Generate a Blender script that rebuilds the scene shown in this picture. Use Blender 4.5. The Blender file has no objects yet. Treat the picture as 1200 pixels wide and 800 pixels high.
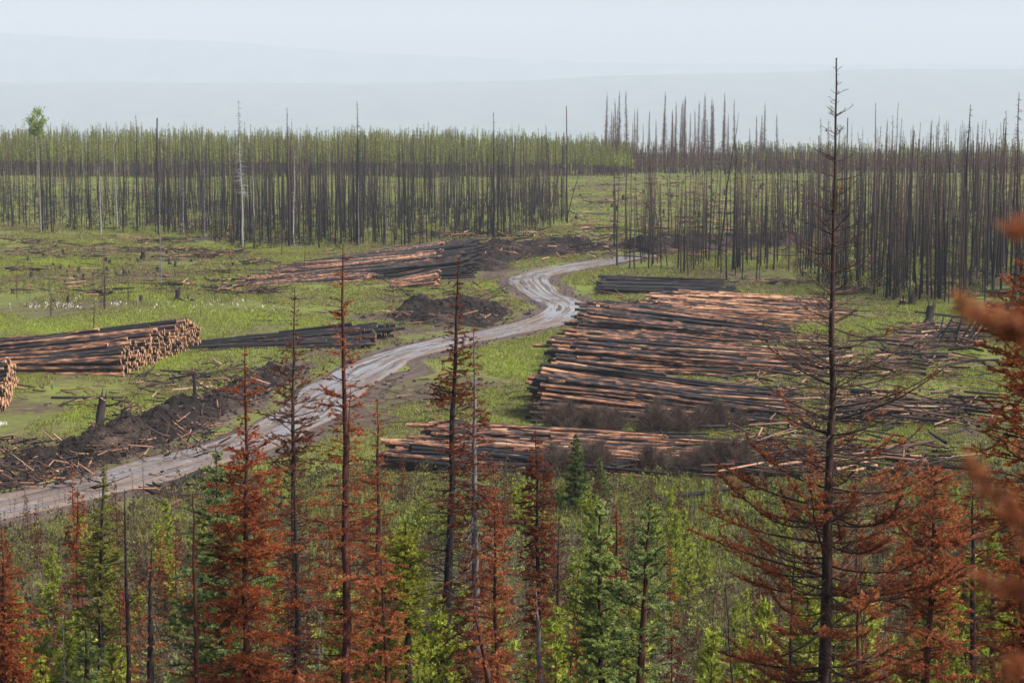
import bpy, math, random
import numpy as np
from mathutils import Vector, noise as mnoise
R = math.radians
rs = np.random.RandomState
scn = bpy.context.scene
COL = scn.collection

# ------------------------------------------------------------------ camera
F, EYE = 2333.33, 21.0
TH = math.atan(280 / F)
CF, CU = np.array([0, math.cos(TH), -math.sin(TH)]), np.array([0, math.sin(TH), math.cos(TH)])
CAM = np.array([0, 0, EYE])
def ray(px, py):
    return CF + np.array([1.0, 0, 0]) * ((px - 600) / F) + CU * ((400 - py) / F)
def at(px, py, Y):
    d = ray(px, py); return CAM + d * (Y / d[1])
def gnd(px, py):
    d = ray(px, py); t = -EYE / d[2]
    p = CAM + d * t
    for _ in range(3):
        z = float(zg(p[0], p[1])); t = (z - EYE) / d[2]; p = CAM + d * t
    return p
def zg(x, y):
    x = np.asarray(x, float); y = np.asarray(y, float)
    k = 1.5
    s = (19.3 - .288 * y) / k
    z = k * np.where(s > 30, s, np.log1p(np.exp(np.minimum(s, 30))))
    amp = np.clip((y - 60) / 40, 0, 1) * np.clip((800 - y) / 100, 0, 1)
    z = z + amp * (.22 * np.sin(x / 5.1 + 1.3 * np.sin(y / 17.)) * np.sin(y / 9.3 + .7) + .25 * np.sin(x / 14. + y / 23.) + .12 * np.sin(x / 3.3 - y / 4.7))
    d = np.clip((y - 820) / 700, 0, 1)
    return z - 150 * d * d * (3 - 2 * d)

cam_d = bpy.data.cameras.new('camera'); cam = bpy.data.objects.new('camera', cam_d); COL.objects.link(cam)
cam.location = (0, 0, EYE); cam.rotation_euler = (math.pi / 2 - TH, 0, 0)
cam_d.lens = 70; cam_d.sensor_width = 36; cam_d.clip_end = 30000; cam_d.clip_start = .05
cam_d.dof.use_dof = True; cam_d.dof.focus_distance = 48; cam_d.dof.aperture_fstop = 4.2
scn.camera = cam

# ------------------------------------------------------------------ materials
def newmat(name):
    m = bpy.data.materials.new(name); m.use_nodes = True
    nt = m.node_tree; nt.nodes.clear()
    return m, nt, nt.nodes, nt.links
def node(nt, t, **kw):
    n = nt.nodes.new(t)
    for k, v in kw.items():
        if k in n.inputs: n.inputs[k].default_value = v
        else: setattr(n, k, v)
    return n
def ramp(nt, stops, fac, interp='LINEAR'):
    r = nt.nodes.new('ShaderNodeValToRGB'); r.color_ramp.interpolation = interp
    e = r.color_ramp.elements
    while len(e) < len(stops): e.new(.5)
    for q, (p, c) in zip(e, stops):
        q.position = p; q.color = (*c, 1) if len(c) == 3 else c
    nt.links.new(fac, r.inputs[0]); return r.outputs[0]
def mth(nt, op, a, b=None, c=None):
    n = nt.nodes.new('ShaderNodeMath'); n.operation = op
    for i, v in enumerate((a, b, c)):
        if v is None: continue
        if isinstance(v, (int, float)): n.inputs[i].default_value = v
        else: nt.links.new(v, n.inputs[i])
    return n.outputs[0]
def noise(nt, vec, scale, detail=4, rough=.6):
    n = nt.nodes.new('ShaderNodeTexNoise'); n.inputs['Scale'].default_value = scale
    n.inputs['Detail'].default_value = detail; n.inputs['Roughness'].default_value = rough
    if vec is not None: nt.links.new(vec, n.inputs['Vector'])
    return n.outputs[0]
def coord(nt, kind='Object', scale=None, rnd=0):
    c = nt.nodes.new('ShaderNodeTexCoord').outputs[kind]
    if rnd:
        oi = nt.nodes.new('ShaderNodeObjectInfo').outputs['Random']
        mu = mth(nt, 'MULTIPLY', oi, float(rnd))
        cb = nt.nodes.new('ShaderNodeCombineXYZ')
        for i in range(3): nt.links.new(mu, cb.inputs[i])
        a = nt.nodes.new('ShaderNodeVectorMath'); nt.links.new(c, a.inputs[0]); nt.links.new(cb.outputs[0], a.inputs[1]); c = a.outputs[0]
    if scale:
        m = nt.nodes.new('ShaderNodeMapping'); m.inputs['Scale'].default_value = scale
        nt.links.new(c, m.inputs[0]); c = m.outputs[0]
    return c
def var_attr(nt):
    a = nt.nodes.new('ShaderNodeAttribute'); a.attribute_name = 'var'; return a.outputs['Fac']
def principled(nt, col, rough=.85, spec=.25, bump=None, bstr=.4, bdist=.05):
    b = nt.nodes.new('ShaderNodeBsdfPrincipled')
    if isinstance(col, tuple): b.inputs['Base Color'].default_value = (*col, 1)
    else: nt.links.new(col, b.inputs['Base Color'])
    if isinstance(rough, float): b.inputs['Roughness'].default_value = rough
    else: nt.links.new(rough, b.inputs['Roughness'])
    b.inputs['Specular IOR Level'].default_value = spec
    if bump is not None:
        n = nt.nodes.new('ShaderNodeBump'); n.inputs['Strength'].default_value = bstr; n.inputs['Distance'].default_value = bdist
        nt.links.new(bump, n.inputs['Height']); nt.links.new(n.outputs[0], b.inputs['Normal'])
    o = nt.nodes.new('ShaderNodeOutputMaterial'); nt.links.new(b.outputs[0], o.inputs[0])
    return b
def leafmat(name, stops, transl=.38):
    m, nt, N, L = newmat(name)
    oi = N.new('ShaderNodeObjectInfo').outputs['Random']
    f = mth(nt, 'ADD', mth(nt, 'MULTIPLY', var_attr(nt), .85), mth(nt, 'MULTIPLY', oi, .15))
    c = ramp(nt, stops, f)
    d = N.new('ShaderNodeBsdfPrincipled'); L.new(c, d.inputs['Base Color']); d.inputs['Roughness'].default_value = .7; d.inputs['Specular IOR Level'].default_value = .2
    t = N.new('ShaderNodeBsdfTranslucent'); L.new(c, t.inputs[0])
    x = N.new('ShaderNodeMixShader'); x.inputs[0].default_value = transl
    L.new(d.outputs[0], x.inputs[1]); L.new(t.outputs[0], x.inputs[2])
    o = N.new('ShaderNodeOutputMaterial'); L.new(x.outputs[0], o.inputs[0])
    return m
M = {}
M['red'] = leafmat('red_needles', [(0, (.08, .022, .010)), (.35, (.27, .068, .020)), (.7, (.46, .135, .040)), (1, (.58, .26, .11))])
M['orange'] = leafmat('orange_needles', [(0, (.10, .035, .018)), (.35, (.33, .095, .032)), (.7, (.48, .17, .065)), (1, (.60, .32, .16))])
M['deepred'] = leafmat('deep_red_needles', [(0, (.06, .017, .010)), (.5, (.19, .045, .018)), (1, (.34, .10, .04))])
M['rust'] = leafmat('rust_brown_needles', [(0, (.06, .022, .013)), (.5, (.16, .055, .026)), (1, (.27, .10, .045))])
M['green'] = leafmat('fresh_green_needles', [(0, (.06, .09, .02)), (.35, (.19, .25, .055)), (.7, (.36, .43, .12)), (1, (.52, .57, .22))])
M['bluegreen'] = leafmat('blue_green_needles', [(0, (.045, .07, .024)), (.35, (.14, .19, .058)), (.7, (.30, .37, .13)), (1, (.47, .53, .23))])
M['yellow'] = leafmat('yellow_green_needles', [(0, (.12, .12, .015)), (.4, (.32, .33, .035)), (1, (.56, .54, .10))])
M['olive'] = leafmat('olive_needles', [(0, (.06, .055, .012)), (.5, (.20, .20, .04)), (1, (.36, .33, .07))])
M['pine'] = leafmat('young_pine_needles', [(0, (.11, .13, .016)), (.4, (.31, .35, .038)), (1, (.58, .60, .12))])
M['darkgreen'] = leafmat('dark_green_needles', [(0, (.035, .06, .016)), (.5, (.10, .15, .03)), (1, (.20, .26, .06))])
M['far_green'] = leafmat('distant_pine_foliage', [(0, (.09, .11, .02)), (.5, (.21, .235, .035)), (1, (.33, .34, .06))])
M['far_brown'] = leafmat('distant_scorched_foliage', [(0, (.055, .032, .024)), (.5, (.13, .068, .047)), (1, (.20, .12, .075))])
M['grass'] = leafmat('grass_blades', [(0, (.15, .095, .055)), (.24, (.19, .145, .062)), (.40, (.19, .205, .042)), (.65, (.26, .31, .036)), (1, (.38, .42, .06))], .25)
M['flower'] = leafmat('white_flowers', [(0, (.6, .62, .55)), (1, (.8, .8, .76))], .2)
M['aspen'] = leafmat('aspen_leaves', [(0, (.09, .12, .03)), (.5, (.19, .25, .055)), (1, (.30, .36, .10))])

def barkmat(name, stops, sc=(9, 9, 2.5), rough=.9):
    m, nt, N, L = newmat(name)
    c = coord(nt, 'Object', sc, 50)
    n = noise(nt, c, 1.0, 6, .65)
    f = mth(nt, 'ADD', n, mth(nt, 'MULTIPLY', mth(nt, 'SUBTRACT', var_attr(nt), .5), .35))
    principled(nt, ramp(nt, stops, f), rough, .2, n, .6, .03)
    return m
M['bark'] = barkmat('brown_conifer_bark', [(.25, (.018, .012, .010)), (.5, (.055, .032, .024)), (.75, (.13, .08, .06))])
M['bark_red'] = barkmat('red_brown_dead_bark', [(.2, (.022, .009, .007)), (.5, (.062, .021, .014)), (.75, (.13, .055, .038))])
M['bark_grey'] = barkmat('grey_dead_bark', [(.25, (.05, .04, .037)), (.5, (.15, .125, .115)), (.75, (.3, .27, .25))])
M['bark_dark'] = barkmat('dark_scorched_bark', [(.25, (.009, .008, .0075)), (.55, (.024, .018, .016)), (.8, (.07, .05, .042))])
M['birch'] = barkmat('pale_birch_bark', [(.3, (.05, .045, .042)), (.5, (.20, .185, .17)), (.8, (.36, .34, .32))], (3, 3, 4))
def charmat(name, low, top, z0, z1):
    m, nt, N, L = newmat(name)
    c = coord(nt, 'Object', (5, 5, .6), 80)
    n = noise(nt, c, 1.0, 5, .65)
    s = N.new('ShaderNodeSeparateXYZ'); L.new(coord(nt, 'Object'), s.inputs[0])
    oi = N.new('ShaderNodeObjectInfo').outputs['Random']
    h = mth(nt, 'ADD', s.outputs[2], mth(nt, 'MULTIPLY', mth(nt, 'ADD', mth(nt, 'ADD', n, oi), var_attr(nt)), 6.0))
    f = mth(nt, 'MULTIPLY_ADD', h, 1 / (z1 - z0), -z0 / (z1 - z0))
    col = ramp(nt, [(0, low), (.45, tuple(.6 * a + .4 * b for a, b in zip(low, top))), (1, top)], f)
    principled(nt, col, .9, .2)
    return m
M['char'] = charmat('charred_trunk', (.008, .008, .0095), (.036, .031, .031), 9, 26)
M['char_brown'] = charmat('scorched_brown_trunk', (.008, .007, .008), (.10, .064, .052), 8, 22)
M['spire'] = charmat('scorched_spruce', (.018, .014, .014), (.13, .078, .062), 6, 20)

def logmat(name, bias):
    m, nt, N, L = newmat(name)
    c = coord(nt, 'Object', (.95, 4.5, 4.5), 60)
    n = noise(nt, c, 1.0, 5, .6)
    n2 = noise(nt, coord(nt, 'Object', (3.2, 14, 14), 31), 1.0, 4, .6)
    oi = N.new('ShaderNodeObjectInfo').outputs['Random']
    v = mth(nt, 'FRACT', mth(nt, 'ADD', var_attr(nt), oi))
    f = mth(nt, 'ADD', mth(nt, 'MULTIPLY', n, 2.0), mth(nt, 'MULTIPLY_ADD', v, .6, bias - .80))
    f = mth(nt, 'ADD', f, mth(nt, 'MULTIPLY', n2, .22))
    col = ramp(nt, [(.30, (.012, .011, .012)), (.50, (.032, .024, .022)), (.60, (.075, .046, .036)), (.70, (.17, .075, .043)), (.86, (.31, .135, .062)), (1, (.42, .25, .14))], f)
    principled(nt, col, .75, .3, n2, .5, .03)
    return m
M['log'] = logmat('peeling_log_bark', -.06)
M['log_char'] = logmat('charred_log_bark', -.45)
M['log_orange'] = logmat('peeled_orange_log', .12)
m, nt, N, L = newmat('cut_wood_end')
n = noise(nt, coord(nt, 'Object', (6, 6, 6), 40), 1.0, 3)
oi = N.new('ShaderNodeObjectInfo').outputs['Random']
f = mth(nt, 'ADD', mth(nt, 'MULTIPLY', n, .5), mth(nt, 'MULTIPLY', mth(nt, 'FRACT', mth(nt, 'ADD', oi, var_attr(nt))), .6))
principled(nt, ramp(nt, [(.2, (.13, .065, .04)), (.45, (.40, .22, .115)), (.85, (.50, .31, .17))], f), .85, .2)
M['cut'] = m
m, nt, N, L = newmat('slash_wood')
n = noise(nt, coord(nt, 'Object', (.8, .8, .8)), 1.0, 3)
f = mth(nt, 'ADD', mth(nt, 'MULTIPLY', n, .3), mth(nt, 'MULTIPLY', var_attr(nt), .75))
principled(nt, ramp(nt, [(.2, (.013, .012, .012)), (.52, (.04, .029, .025)), (.68, (.11, .06, .042)), (.8, (.26, .13, .075)), (.92, (.42, .27, .17)), (1, (.5, .43, .36))], f), .85, .2)
M['slash'] = m

# ground
m, nt, N, L = newmat('meadow_soil')
c = coord(nt, 'Object')
n1 = noise(nt, c, .06, 5, .6); n2 = noise(nt, c, .9, 5, .65); n3 = noise(nt, c, 7.0, 3, .6)
f = mth(nt, 'ADD', mth(nt, 'MULTIPLY', n1, .75), mth(nt, 'MULTIPLY', n2, .45))
f = mth(nt, 'ADD', f, mth(nt, 'MULTIPLY', mth(nt, 'SUBTRACT', n3, .5), .25))
col = ramp(nt, [(.42, (.050, .036, .027)), (.53, (.092, .070, .042)), (.60, (.11, .112, .034)), (.70, (.13, .15, .030)), (.85, (.16, .185, .036))], f)
sp_ = N.new('ShaderNodeSeparateXYZ'); L.new(c, sp_.inputs[0])
lit = mth(nt, 'ADD', mth(nt, 'MULTIPLY_ADD', sp_.outputs[1], -1 / 22., 98 / 22.), mth(nt, 'MULTIPLY', mth(nt, 'SUBTRACT', n2, .5), 1.6)); lit.node.use_clamp = True
litter = ramp(nt, [(.35, (.022, .016, .012)), (.55, (.06, .042, .028)), (.7, (.07, .075, .026))], mth(nt, 'ADD', mth(nt, 'MULTIPLY', n2, .6), mth(nt, 'MULTIPLY', n3, .4)))
mx_ = N.new('ShaderNodeMix'); mx_.data_type = 'RGBA'; L.new(lit, mx_.inputs[0]); L.new(col, mx_.inputs[6]); L.new(litter, mx_.inputs[7])
principled(nt, mx_.outputs[2], .95, .1, n2, .5, .3)
M['ground'] = m
m, nt, N, L = newmat('churned_soil')
c = coord(nt, 'Object')
n1 = noise(nt, c, .35, 6, .65); n2 = noise(nt, c, 4.0, 5, .7)
f = mth(nt, 'ADD', mth(nt, 'MULTIPLY', n1, .6), mth(nt, 'MULTIPLY', n2, .4))
principled(nt, ramp(nt, [(.32, (.007, .006, .006)), (.48, (.020, .014, .012)), (.58, (.055, .037, .029)), (.72, (.13, .09, .07))], f), .95, .15, n2, .9, .25)
M['berm'] = m
def roadmat(name, wet):
    m, nt, N, L = newmat(name)
    uv = N.new('ShaderNodeUVMap').outputs[0]; uv_n = uv
    mp = N.new('ShaderNodeMapping'); mp.inputs['Scale'].default_value = (2.1, .03, 1); L.new(uv, mp.inputs[0])
    streak = noise(nt, mp.outputs[0], 3.2, 5, .55)
    fine = noise(nt, coord(nt, 'Object'), 2.2, 6, .65)
    broad = noise(nt, coord(nt, 'Object'), .16, 3, .5)
    s = N.new('ShaderNodeSeparateXYZ'); L.new(uv, s.inputs[0])
    au = mth(nt, 'ABSOLUTE', s.outputs[0])
    edge = mth(nt, 'MULTIPLY', mth(nt, 'SUBTRACT', 1.0, au), 1.0)
    w = mth(nt, 'ADD', mth(nt, 'MULTIPLY', streak, 1.15), mth(nt, 'MULTIPLY', fine, .28))
    w = mth(nt, 'ADD', w, mth(nt, 'MULTIPLY', broad, .35))
    w = mth(nt, 'ADD', w, wet)
    if wet > -.3: w = mth(nt, 'ADD', w, mth(nt, 'MULTIPLY', mth(nt, 'MINIMUM', edge, .35), .35))
    col = ramp(nt, [(.3, (.10, .072, .056)), (.55, (.155, .118, .094)), (.72, (.24, .20, .17))] if wet > -.3 else [(.3, (.035, .025, .020)), (.48, (.075, .053, .041)), (.62, (.12, .087, .068)), (.8, (.18, .135, .108))], mth(nt, 'ADD', mth(nt, 'MULTIPLY', fine, .5), mth(nt, 'MULTIPLY', streak, .5)))
    wetf = ramp(nt, [(.95, (0, 0, 0)), (1.0, (1, 1, 1))], mth(nt, 'MULTIPLY', w, .92))
    rough = mth(nt, 'MULTIPLY_ADD', wetf, -.68, .8)
    b = principled(nt, col, rough, .5, None)
    L.new(mth(nt, 'MULTIPLY_ADD', wetf, .45, .12), b.inputs['Specular IOR Level'])
    bm_ = N.new('ShaderNodeBump'); bm_.inputs['Distance'].default_value = .12
    L.new(mth(nt, 'MULTIPLY_ADD', wetf, -.6, .6), bm_.inputs['Strength'])
    L.new(mth(nt, 'ADD', fine, streak), bm_.inputs['Height']); L.new(bm_.outputs[0], b.inputs['Normal'])
    return m
M['road'] = roadmat('wet_mud_track', .075)
M['verge'] = roadmat('muddy_verge', -.5)
m, nt, N, L = newmat('forested_hillside')
n = noise(nt, coord(nt, 'Object'), .006, 6, .6)
principled(nt, ramp(nt, [(.35, (.025, .05, .04)), (.65, (.08, .105, .075))], n), .95, .1)
M['hill'] = m

# ------------------------------------------------------------------ mesh building
class MB:
    def __init__(s): s.V = []; s.F = []; s.var = []; s.n = 0
    def add(s, V, F, var=.5, mat=0, smooth=False):
        V = np.asarray(V, float).reshape(-1, 3); F = np.asarray(F, np.int64)
        s.V.append(V); s.F.append((F + s.n, mat, smooth))
        s.var.append(np.broadcast_to(np.asarray(var, float), (len(V),)).copy()); s.n += len(V)
    def build(s, name, mats, parent=None, loc=None):
        me = bpy.data.meshes.new(name)
        V = np.concatenate(s.V) if s.V else np.zeros((0, 3))
        loops = [f.ravel() for f, _, _ in s.F]; tot = [np.full(len(f), f.shape[1]) for f, _, _ in s.F]
        L_ = np.concatenate(loops); T = np.concatenate(tot)
        me.vertices.add(len(V)); me.vertices.foreach_set('co', V.astype(np.float32).ravel())
        me.loops.add(len(L_)); me.loops.foreach_set('vertex_index', L_.astype(np.int32))
        me.polygons.add(len(T)); st = np.concatenate([[0], np.cumsum(T)[:-1]])
        me.polygons.foreach_set('loop_start', st.astype(np.int32))
        me.polygons.foreach_set('material_index', np.concatenate([np.full(len(f), mi) for f, mi, _ in s.F]).astype(np.int32))
        me.polygons.foreach_set('use_smooth', np.concatenate([np.full(len(f), sm) for f, _, sm in s.F]))
        a = me.attributes.new('var', 'FLOAT', 'POINT'); a.data.foreach_set('value', np.concatenate(s.var).astype(np.float32))
        me.update(calc_edges=True)
        for mt in (mats if isinstance(mats, (list, tuple)) else [mats]): me.materials.append(mt)
        o = bpy.data.objects.new(name, me); COL.objects.link(o)
        if parent: o.parent = parent
        if loc is not None: o.location = loc
        return o
def nrm(v): return v / np.maximum(np.linalg.norm(v, axis=-1, keepdims=True), 1e-9)
def tubes(mb, P0, P1, R0, R1, n=4, var=.5, mat=0):
    P0 = np.asarray(P0, float); P1 = np.asarray(P1, float); m_ = len(P0)
    if m_ == 0: return
    A = nrm(P1 - P0); ref = np.where(np.abs(A[:, 2:3]) > .9, [[1., 0, 0]], [[0, 0, 1.]])
    U = nrm(np.cross(A, ref)); W = np.cross(A, U)
    th = np.arange(n) * 2 * math.pi / n
    ring = U[:, None] * np.cos(th)[None, :, None] + W[:, None] * np.sin(th)[None, :, None]
    R0 = np.broadcast_to(R0, (m_,)); R1 = np.broadcast_to(R1, (m_,))
    V = np.concatenate([P0[:, None] + ring * R0[:, None, None], P1[:, None] + ring * R1[:, None, None]], 1)
    b = np.arange(m_)[:, None] * 2 * n; i = np.arange(n)[None]; j = (np.arange(n)[None] + 1) % n
    Fq = np.stack([b + i, b + j, b + n + j, b + n + i], -1).reshape(-1, 4)
    v = np.broadcast_to(var, (m_,))
    mb.add(V.reshape(-1, 3), Fq, np.repeat(v, 2 * n), mat, True)
def lathe(mb, pts, rad, n=8, var=.5, mat=0, caps=False, cmat=0, rng=None, rough=0):
    pts = np.asarray(pts, float); k = len(pts)
    A = nrm(np.gradient(pts, axis=0)); ref = np.array([0, 0, 1.]) if abs(A[0, 2]) < .9 else np.array([1., 0, 0])
    U = nrm(np.cross(A, ref)); W = np.cross(A, U); th = np.arange(n) * 2 * math.pi / n
    r = np.asarray(rad)[:, None] * np.ones(n)[None]
    if rng is not None and rough: r = r * (1 + rough * rng.randn(k, n))
    V = pts[:, None] + (U[:, None] * np.cos(th)[None, :, None] + W[:, None] * np.sin(th)[None, :, None]) * r[..., None]
    b = np.arange(k - 1)[:, None] * n; i = np.arange(n)[None]; j = (i + 1) % n
    mb.add(V.reshape(-1, 3), np.stack([b + i, b + j, b + n + j, b + n + i], -1).reshape(-1, 4), var, mat, True)
    if caps:
        for e, flip in ((0, True), (k - 1, False)):
            Vc = np.concatenate([V[e], pts[e:e + 1]]); q = np.arange(n)
            Ft = np.stack([q, (q + 1) % n, np.full(n, n)], -1)
            mb.add(Vc, Ft[:, ::-1] if flip else Ft, var, cmat)
def needles(mb, P0, P1, rng, per_m, length, width, var, mat=0, fwd=.6):
    P0 = np.asarray(P0); P1 = np.asarray(P1)
    if len(P0) == 0: return
    ln = np.linalg.norm(P1 - P0, axis=1); cnt = np.maximum(2, (ln * per_m + rng.rand(len(ln))).astype(int))
    I = np.repeat(np.arange(len(P0)), cnt); K = len(I)
    A = nrm(P1 - P0)[I]; t = rng.rand(K, 1) ** .9
    B = P0[I] + (P1 - P0)[I] * t
    rad = nrm(np.cross(A, rng.randn(K, 3)))
    D = nrm(A * fwd + rad * .8 + np.array([0, 0, .12]))
    Wd = nrm(np.cross(D, rng.randn(K, 3))) * (width * .5)
    l = length * (.7 + .5 * rng.rand(K, 1))
    V = np.stack([B - Wd, B + Wd, B + D * l], 1).reshape(-1, 3)
    vv = np.clip(np.broadcast_to(var, (len(P0),))[I] + rng.randn(K) * .10, 0, 1)
    mb.add(V, np.arange(3 * K).reshape(-1, 3), np.repeat(vv, 3), mat)

def tag(o, label=None, cat=None, group=None, kind=None):
    if label: o['label'] = label
    if cat: o['category'] = cat
    if group: o['group'] = group
    if kind: o['kind'] = kind
    return o
def empty(name, loc):
    o = bpy.data.objects.new(name, None); COL.objects.link(o); o.location = loc; o.empty_display_size = .2; return o
def copy_tree(o, parent=None):
    c = o.copy(); COL.objects.link(c)
    if parent: c.parent = parent
    for ch in list(o.children): copy_tree(ch, c)
    return c

# ------------------------------------------------------------------ the fir generator (local coordinates, base at origin)
def fir(seed, H, prof, lean=(0, 0), dh=.3, bpw=5, e0=(35, -5), e1=(45, 10), tw=.1, l2=.5, third=True, cover=None, per_m=90, nl=.04, nw=.011,
        r_base=.1, zbase=0, curl=.25, tcov=0., inter=.6, twcurl=0., sweep=None, ragged=.17, slim=False, coarse=False):
    """prof: [(z, radius)], cover: [(z, probability)]; returns trunk, branch and needle builders"""
    rng = rs(seed); tr, wd, fo = MB(), MB(), MB()
    lean = np.array([lean[0], lean[1]])
    zs = np.linspace(0, H, 26); wob = np.cumsum(rng.randn(26, 2) * .004 * math.sqrt(H), 0); wob -= np.linspace(0, 1, 26)[:, None] * wob[-1]
    cx = np.concatenate([lean[None] * (zs / H)[:, None] + wob, zs[:, None]], 1)
    rr = r_base * (1 - zs / H) ** .8 + .007
    rr = rr if not slim else r_base * (1 - zs / H) ** 1.15 + .010
    lathe(tr, cx, rr, 8, .5, rng=rng, rough=.06)
    def axis(z): return np.stack([np.interp(z, zs, cx[:, 0]), np.interp(z, zs, cx[:, 1]), z], -1)
    pz = np.array([p[0] for p in prof]); pr = np.array([p[1] for p in prof]); o_ = np.argsort(pz); pz, pr = pz[o_], pr[o_]
    hz, az, ln = [], [], []
    z = max(zbase, pz[0]); ztop = H - .05
    while z < ztop:
        a0 = rng.rand() * 6.28; k = max(3, bpw + rng.randint(-1, 2))
        rad = np.interp(z, pz, pr)
        for i in range(k):
            hz.append(z + rng.randn() * .03); az.append(a0 + 6.283 * i / k + rng.randn() * .25); ln.append(rad * (.42 + .68 * rng.rand()))
        for i in range(rng.poisson(k * inter)):
            hz.append(z + rng.rand() * dh); az.append(rng.rand() * 6.283); ln.append(np.interp(hz[-1], pz, pr) * (.3 + .45 * rng.rand()))
        z += dh * (.75 + .5 * rng.rand())
    hz = np.clip(np.array(hz), .05, H - .02); az = np.array(az); ln = np.maximum(np.array(ln), .02); nb = len(hz)
    if sweep: ln = ln * (1 + sweep * np.cos(az))
    zl = pz[0]; u = np.clip((H - hz) / max(H - zl, .1), 0, 1)
    E0 = R(1) * (e0[0] + (e0[1] - e0[0]) * u + rng.randn(nb) * 11); E1 = R(1) * (e1[0] + (e1[1] - e1[0]) * u + rng.randn(nb) * 13)
    N = 7; pts = np.zeros((nb, N + 1, 3)); pts[:, 0] = axis(hz); azt = az.copy()
    for k in range(N):
        t = (k + .5) / N; e = E0 + (E1 - E0) * t ** 1.3
        azt = azt + rng.randn(nb) * curl * .25
        d = np.stack([np.cos(e) * np.cos(azt), np.cos(e) * np.sin(azt), np.sin(e)], -1)
        pts[:, k + 1] = pts[:, k] + d * (ln / N)[:, None]
    rb = .0035 + .0095 * ln
    tt = np.linspace(0, 1, N + 1)
    bvar = rng.rand(nb)
    P0 = pts[:, :-1].reshape(-1, 3); P1 = pts[:, 1:].reshape(-1, 3)
    ra = (rb[:, None] * (1 - .8 * tt[None, :-1])).ravel(); rb_ = (rb[:, None] * (1 - .8 * tt[None, 1:])).ravel()
    tubes(wd, P0, P1, ra, rb_, 4, np.repeat(bvar, N))
    cz = np.array([c[0] for c in cover]) if cover else None
    if cover: oc = np.argsort(cz); cz = cz[oc]; cp = np.array([c[1] for c in cover])[oc]
    def cov(z, t):
        if not cover: return np.zeros(len(z))
        return np.interp(z, cz, cp) * (t >= tcov)
    # second order
    nmax = max(2, int(ln.max() / tw)); n_i = np.clip((ln / tw).astype(int), 1, nmax)
    k = np.arange(nmax)[None]; t = (k + .3 + .6 * rng.rand(nb, nmax)) / n_i[:, None]
    mask = (k < n_i[:, None]) & (t > .12) & (t < .99)
    bi, ki = np.nonzero(mask); t = t[bi, ki]
    def along(bi, t):
        x = t * N; i = np.minimum(x.astype(int), N - 1); fr = (x - i)[:, None]
        a, b = pts[bi, i], pts[bi, i + 1]
        return a + (b - a) * fr, nrm(b - a)
    B, D = along(bi, t); K = len(bi)
    S = nrm(np.cross(D, np.array([0, 0, 1.]))); sg = np.where(ki % 2 == 0, 1., -1.)[:, None]
    ang = R(52) + rng.randn(K, 1) * .25
    D2 = nrm(D * np.cos(ang) + S * sg * np.sin(ang) + np.array([0, 0, 1.]) * (rng.randn(K, 1) * .34 + twcurl))
    L2 = (l2 * (ln[bi] * (1 - t) * .85 + .10) * (.55 + .6 * rng.rand(K)))
    Pm = B + D2 * (L2 * .55)[:, None]; D2b = nrm(D2 + D * .35 + np.array([0, 0, 1.]) * (twcurl + rng.randn(K, 1) * .12)); Pe = Pm + D2b * (L2 * .45)[:, None]
    tubes(wd, np.concatenate([B, Pm]), np.concatenate([Pm, Pe]), np.concatenate([np.full(K, .0045) + .004 * L2, np.full(K, .0035)]), np.concatenate([np.full(K, .0035), np.full(K, .002)]), 3, np.concatenate([bvar[bi]] * 2))
    bc = np.where(rng.rand(nb) < ragged, .12, 1.0) * (.75 + .3 * rng.rand(nb)) if ragged else np.ones(nb)
    c2 = rng.rand(K) < cov(hz[bi], t) * bc[bi]; v2 = np.clip(bvar[bi] * .5 + .5 * rng.rand(K), 0, 1)
    NP0, NP1, NV = [B[c2], Pm[c2]], [Pm[c2], Pe[c2]], [v2[c2] * .8, v2[c2]]
    if third:
        k3 = 5; q = np.arange(k3)[None]; n3 = np.clip((L2 / (.085 if coarse else .07)).astype(int), 0, k3)
        i2, j3 = np.nonzero((q < n3[:, None])); f3 = (j3 + .5 + .4 * rng.rand(len(i2))) / (n3[i2] + .3)
        f3 = np.clip(f3, .15, .95)[:, None]
        B3 = np.where(f3 < .55, B[i2] + (Pm - B)[i2] * f3 / .55, Pm[i2] + (Pe - Pm)[i2] * (f3 - .55) / .45)
        S3 = nrm(np.cross(D2[i2], np.array([0, 0, 1.]))); s3 = np.where((j3 + i2) % 2 == 0, 1., -1.)[:, None]
        D3 = nrm(D2[i2] * .7 + S3 * s3 * .75 + np.array([0, 0, 1.]) * (rng.randn(len(i2), 1) * (.5 if coarse else .25) + twcurl))
        L3 = ((.085 if coarse else .04) + .45 * L2[i2] * (1 - f3[:, 0])) * (.6 + .6 * rng.rand(len(i2)))
        E3 = B3 + D3 * L3[:, None]
        tubes(wd, B3, E3, np.full(len(i2), .0032), np.full(len(i2), .0018), 3, bvar[bi][i2])
        c3 = c2[i2]; NP0.append(B3[c3]); NP1.append(E3[c3]); NV.append(np.clip(v2[i2][c3] * .6 + .45 * rng.rand(int(c3.sum())), 0, 1))
    # the branch's own outer part
    bs, ks = np.nonzero(rng.rand(nb, N) < cov(np.repeat(hz[:, None], N, 1).ravel(), np.tile((np.arange(N) + .5) / N, nb)).reshape(nb, N) * bc[:, None] * (np.arange(N)[None] >= 2))
    NP0.append(pts[bs, ks]); NP1.append(pts[bs, ks + 1]); NV.append(bvar[bs] * .7)
    if cover:
        needles(fo, np.concatenate(NP0), np.concatenate(NP1), rng, per_m * 1.35, nl * 1.1, nw * 1.45, np.concatenate(NV))
    return tr, wd, fo

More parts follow.
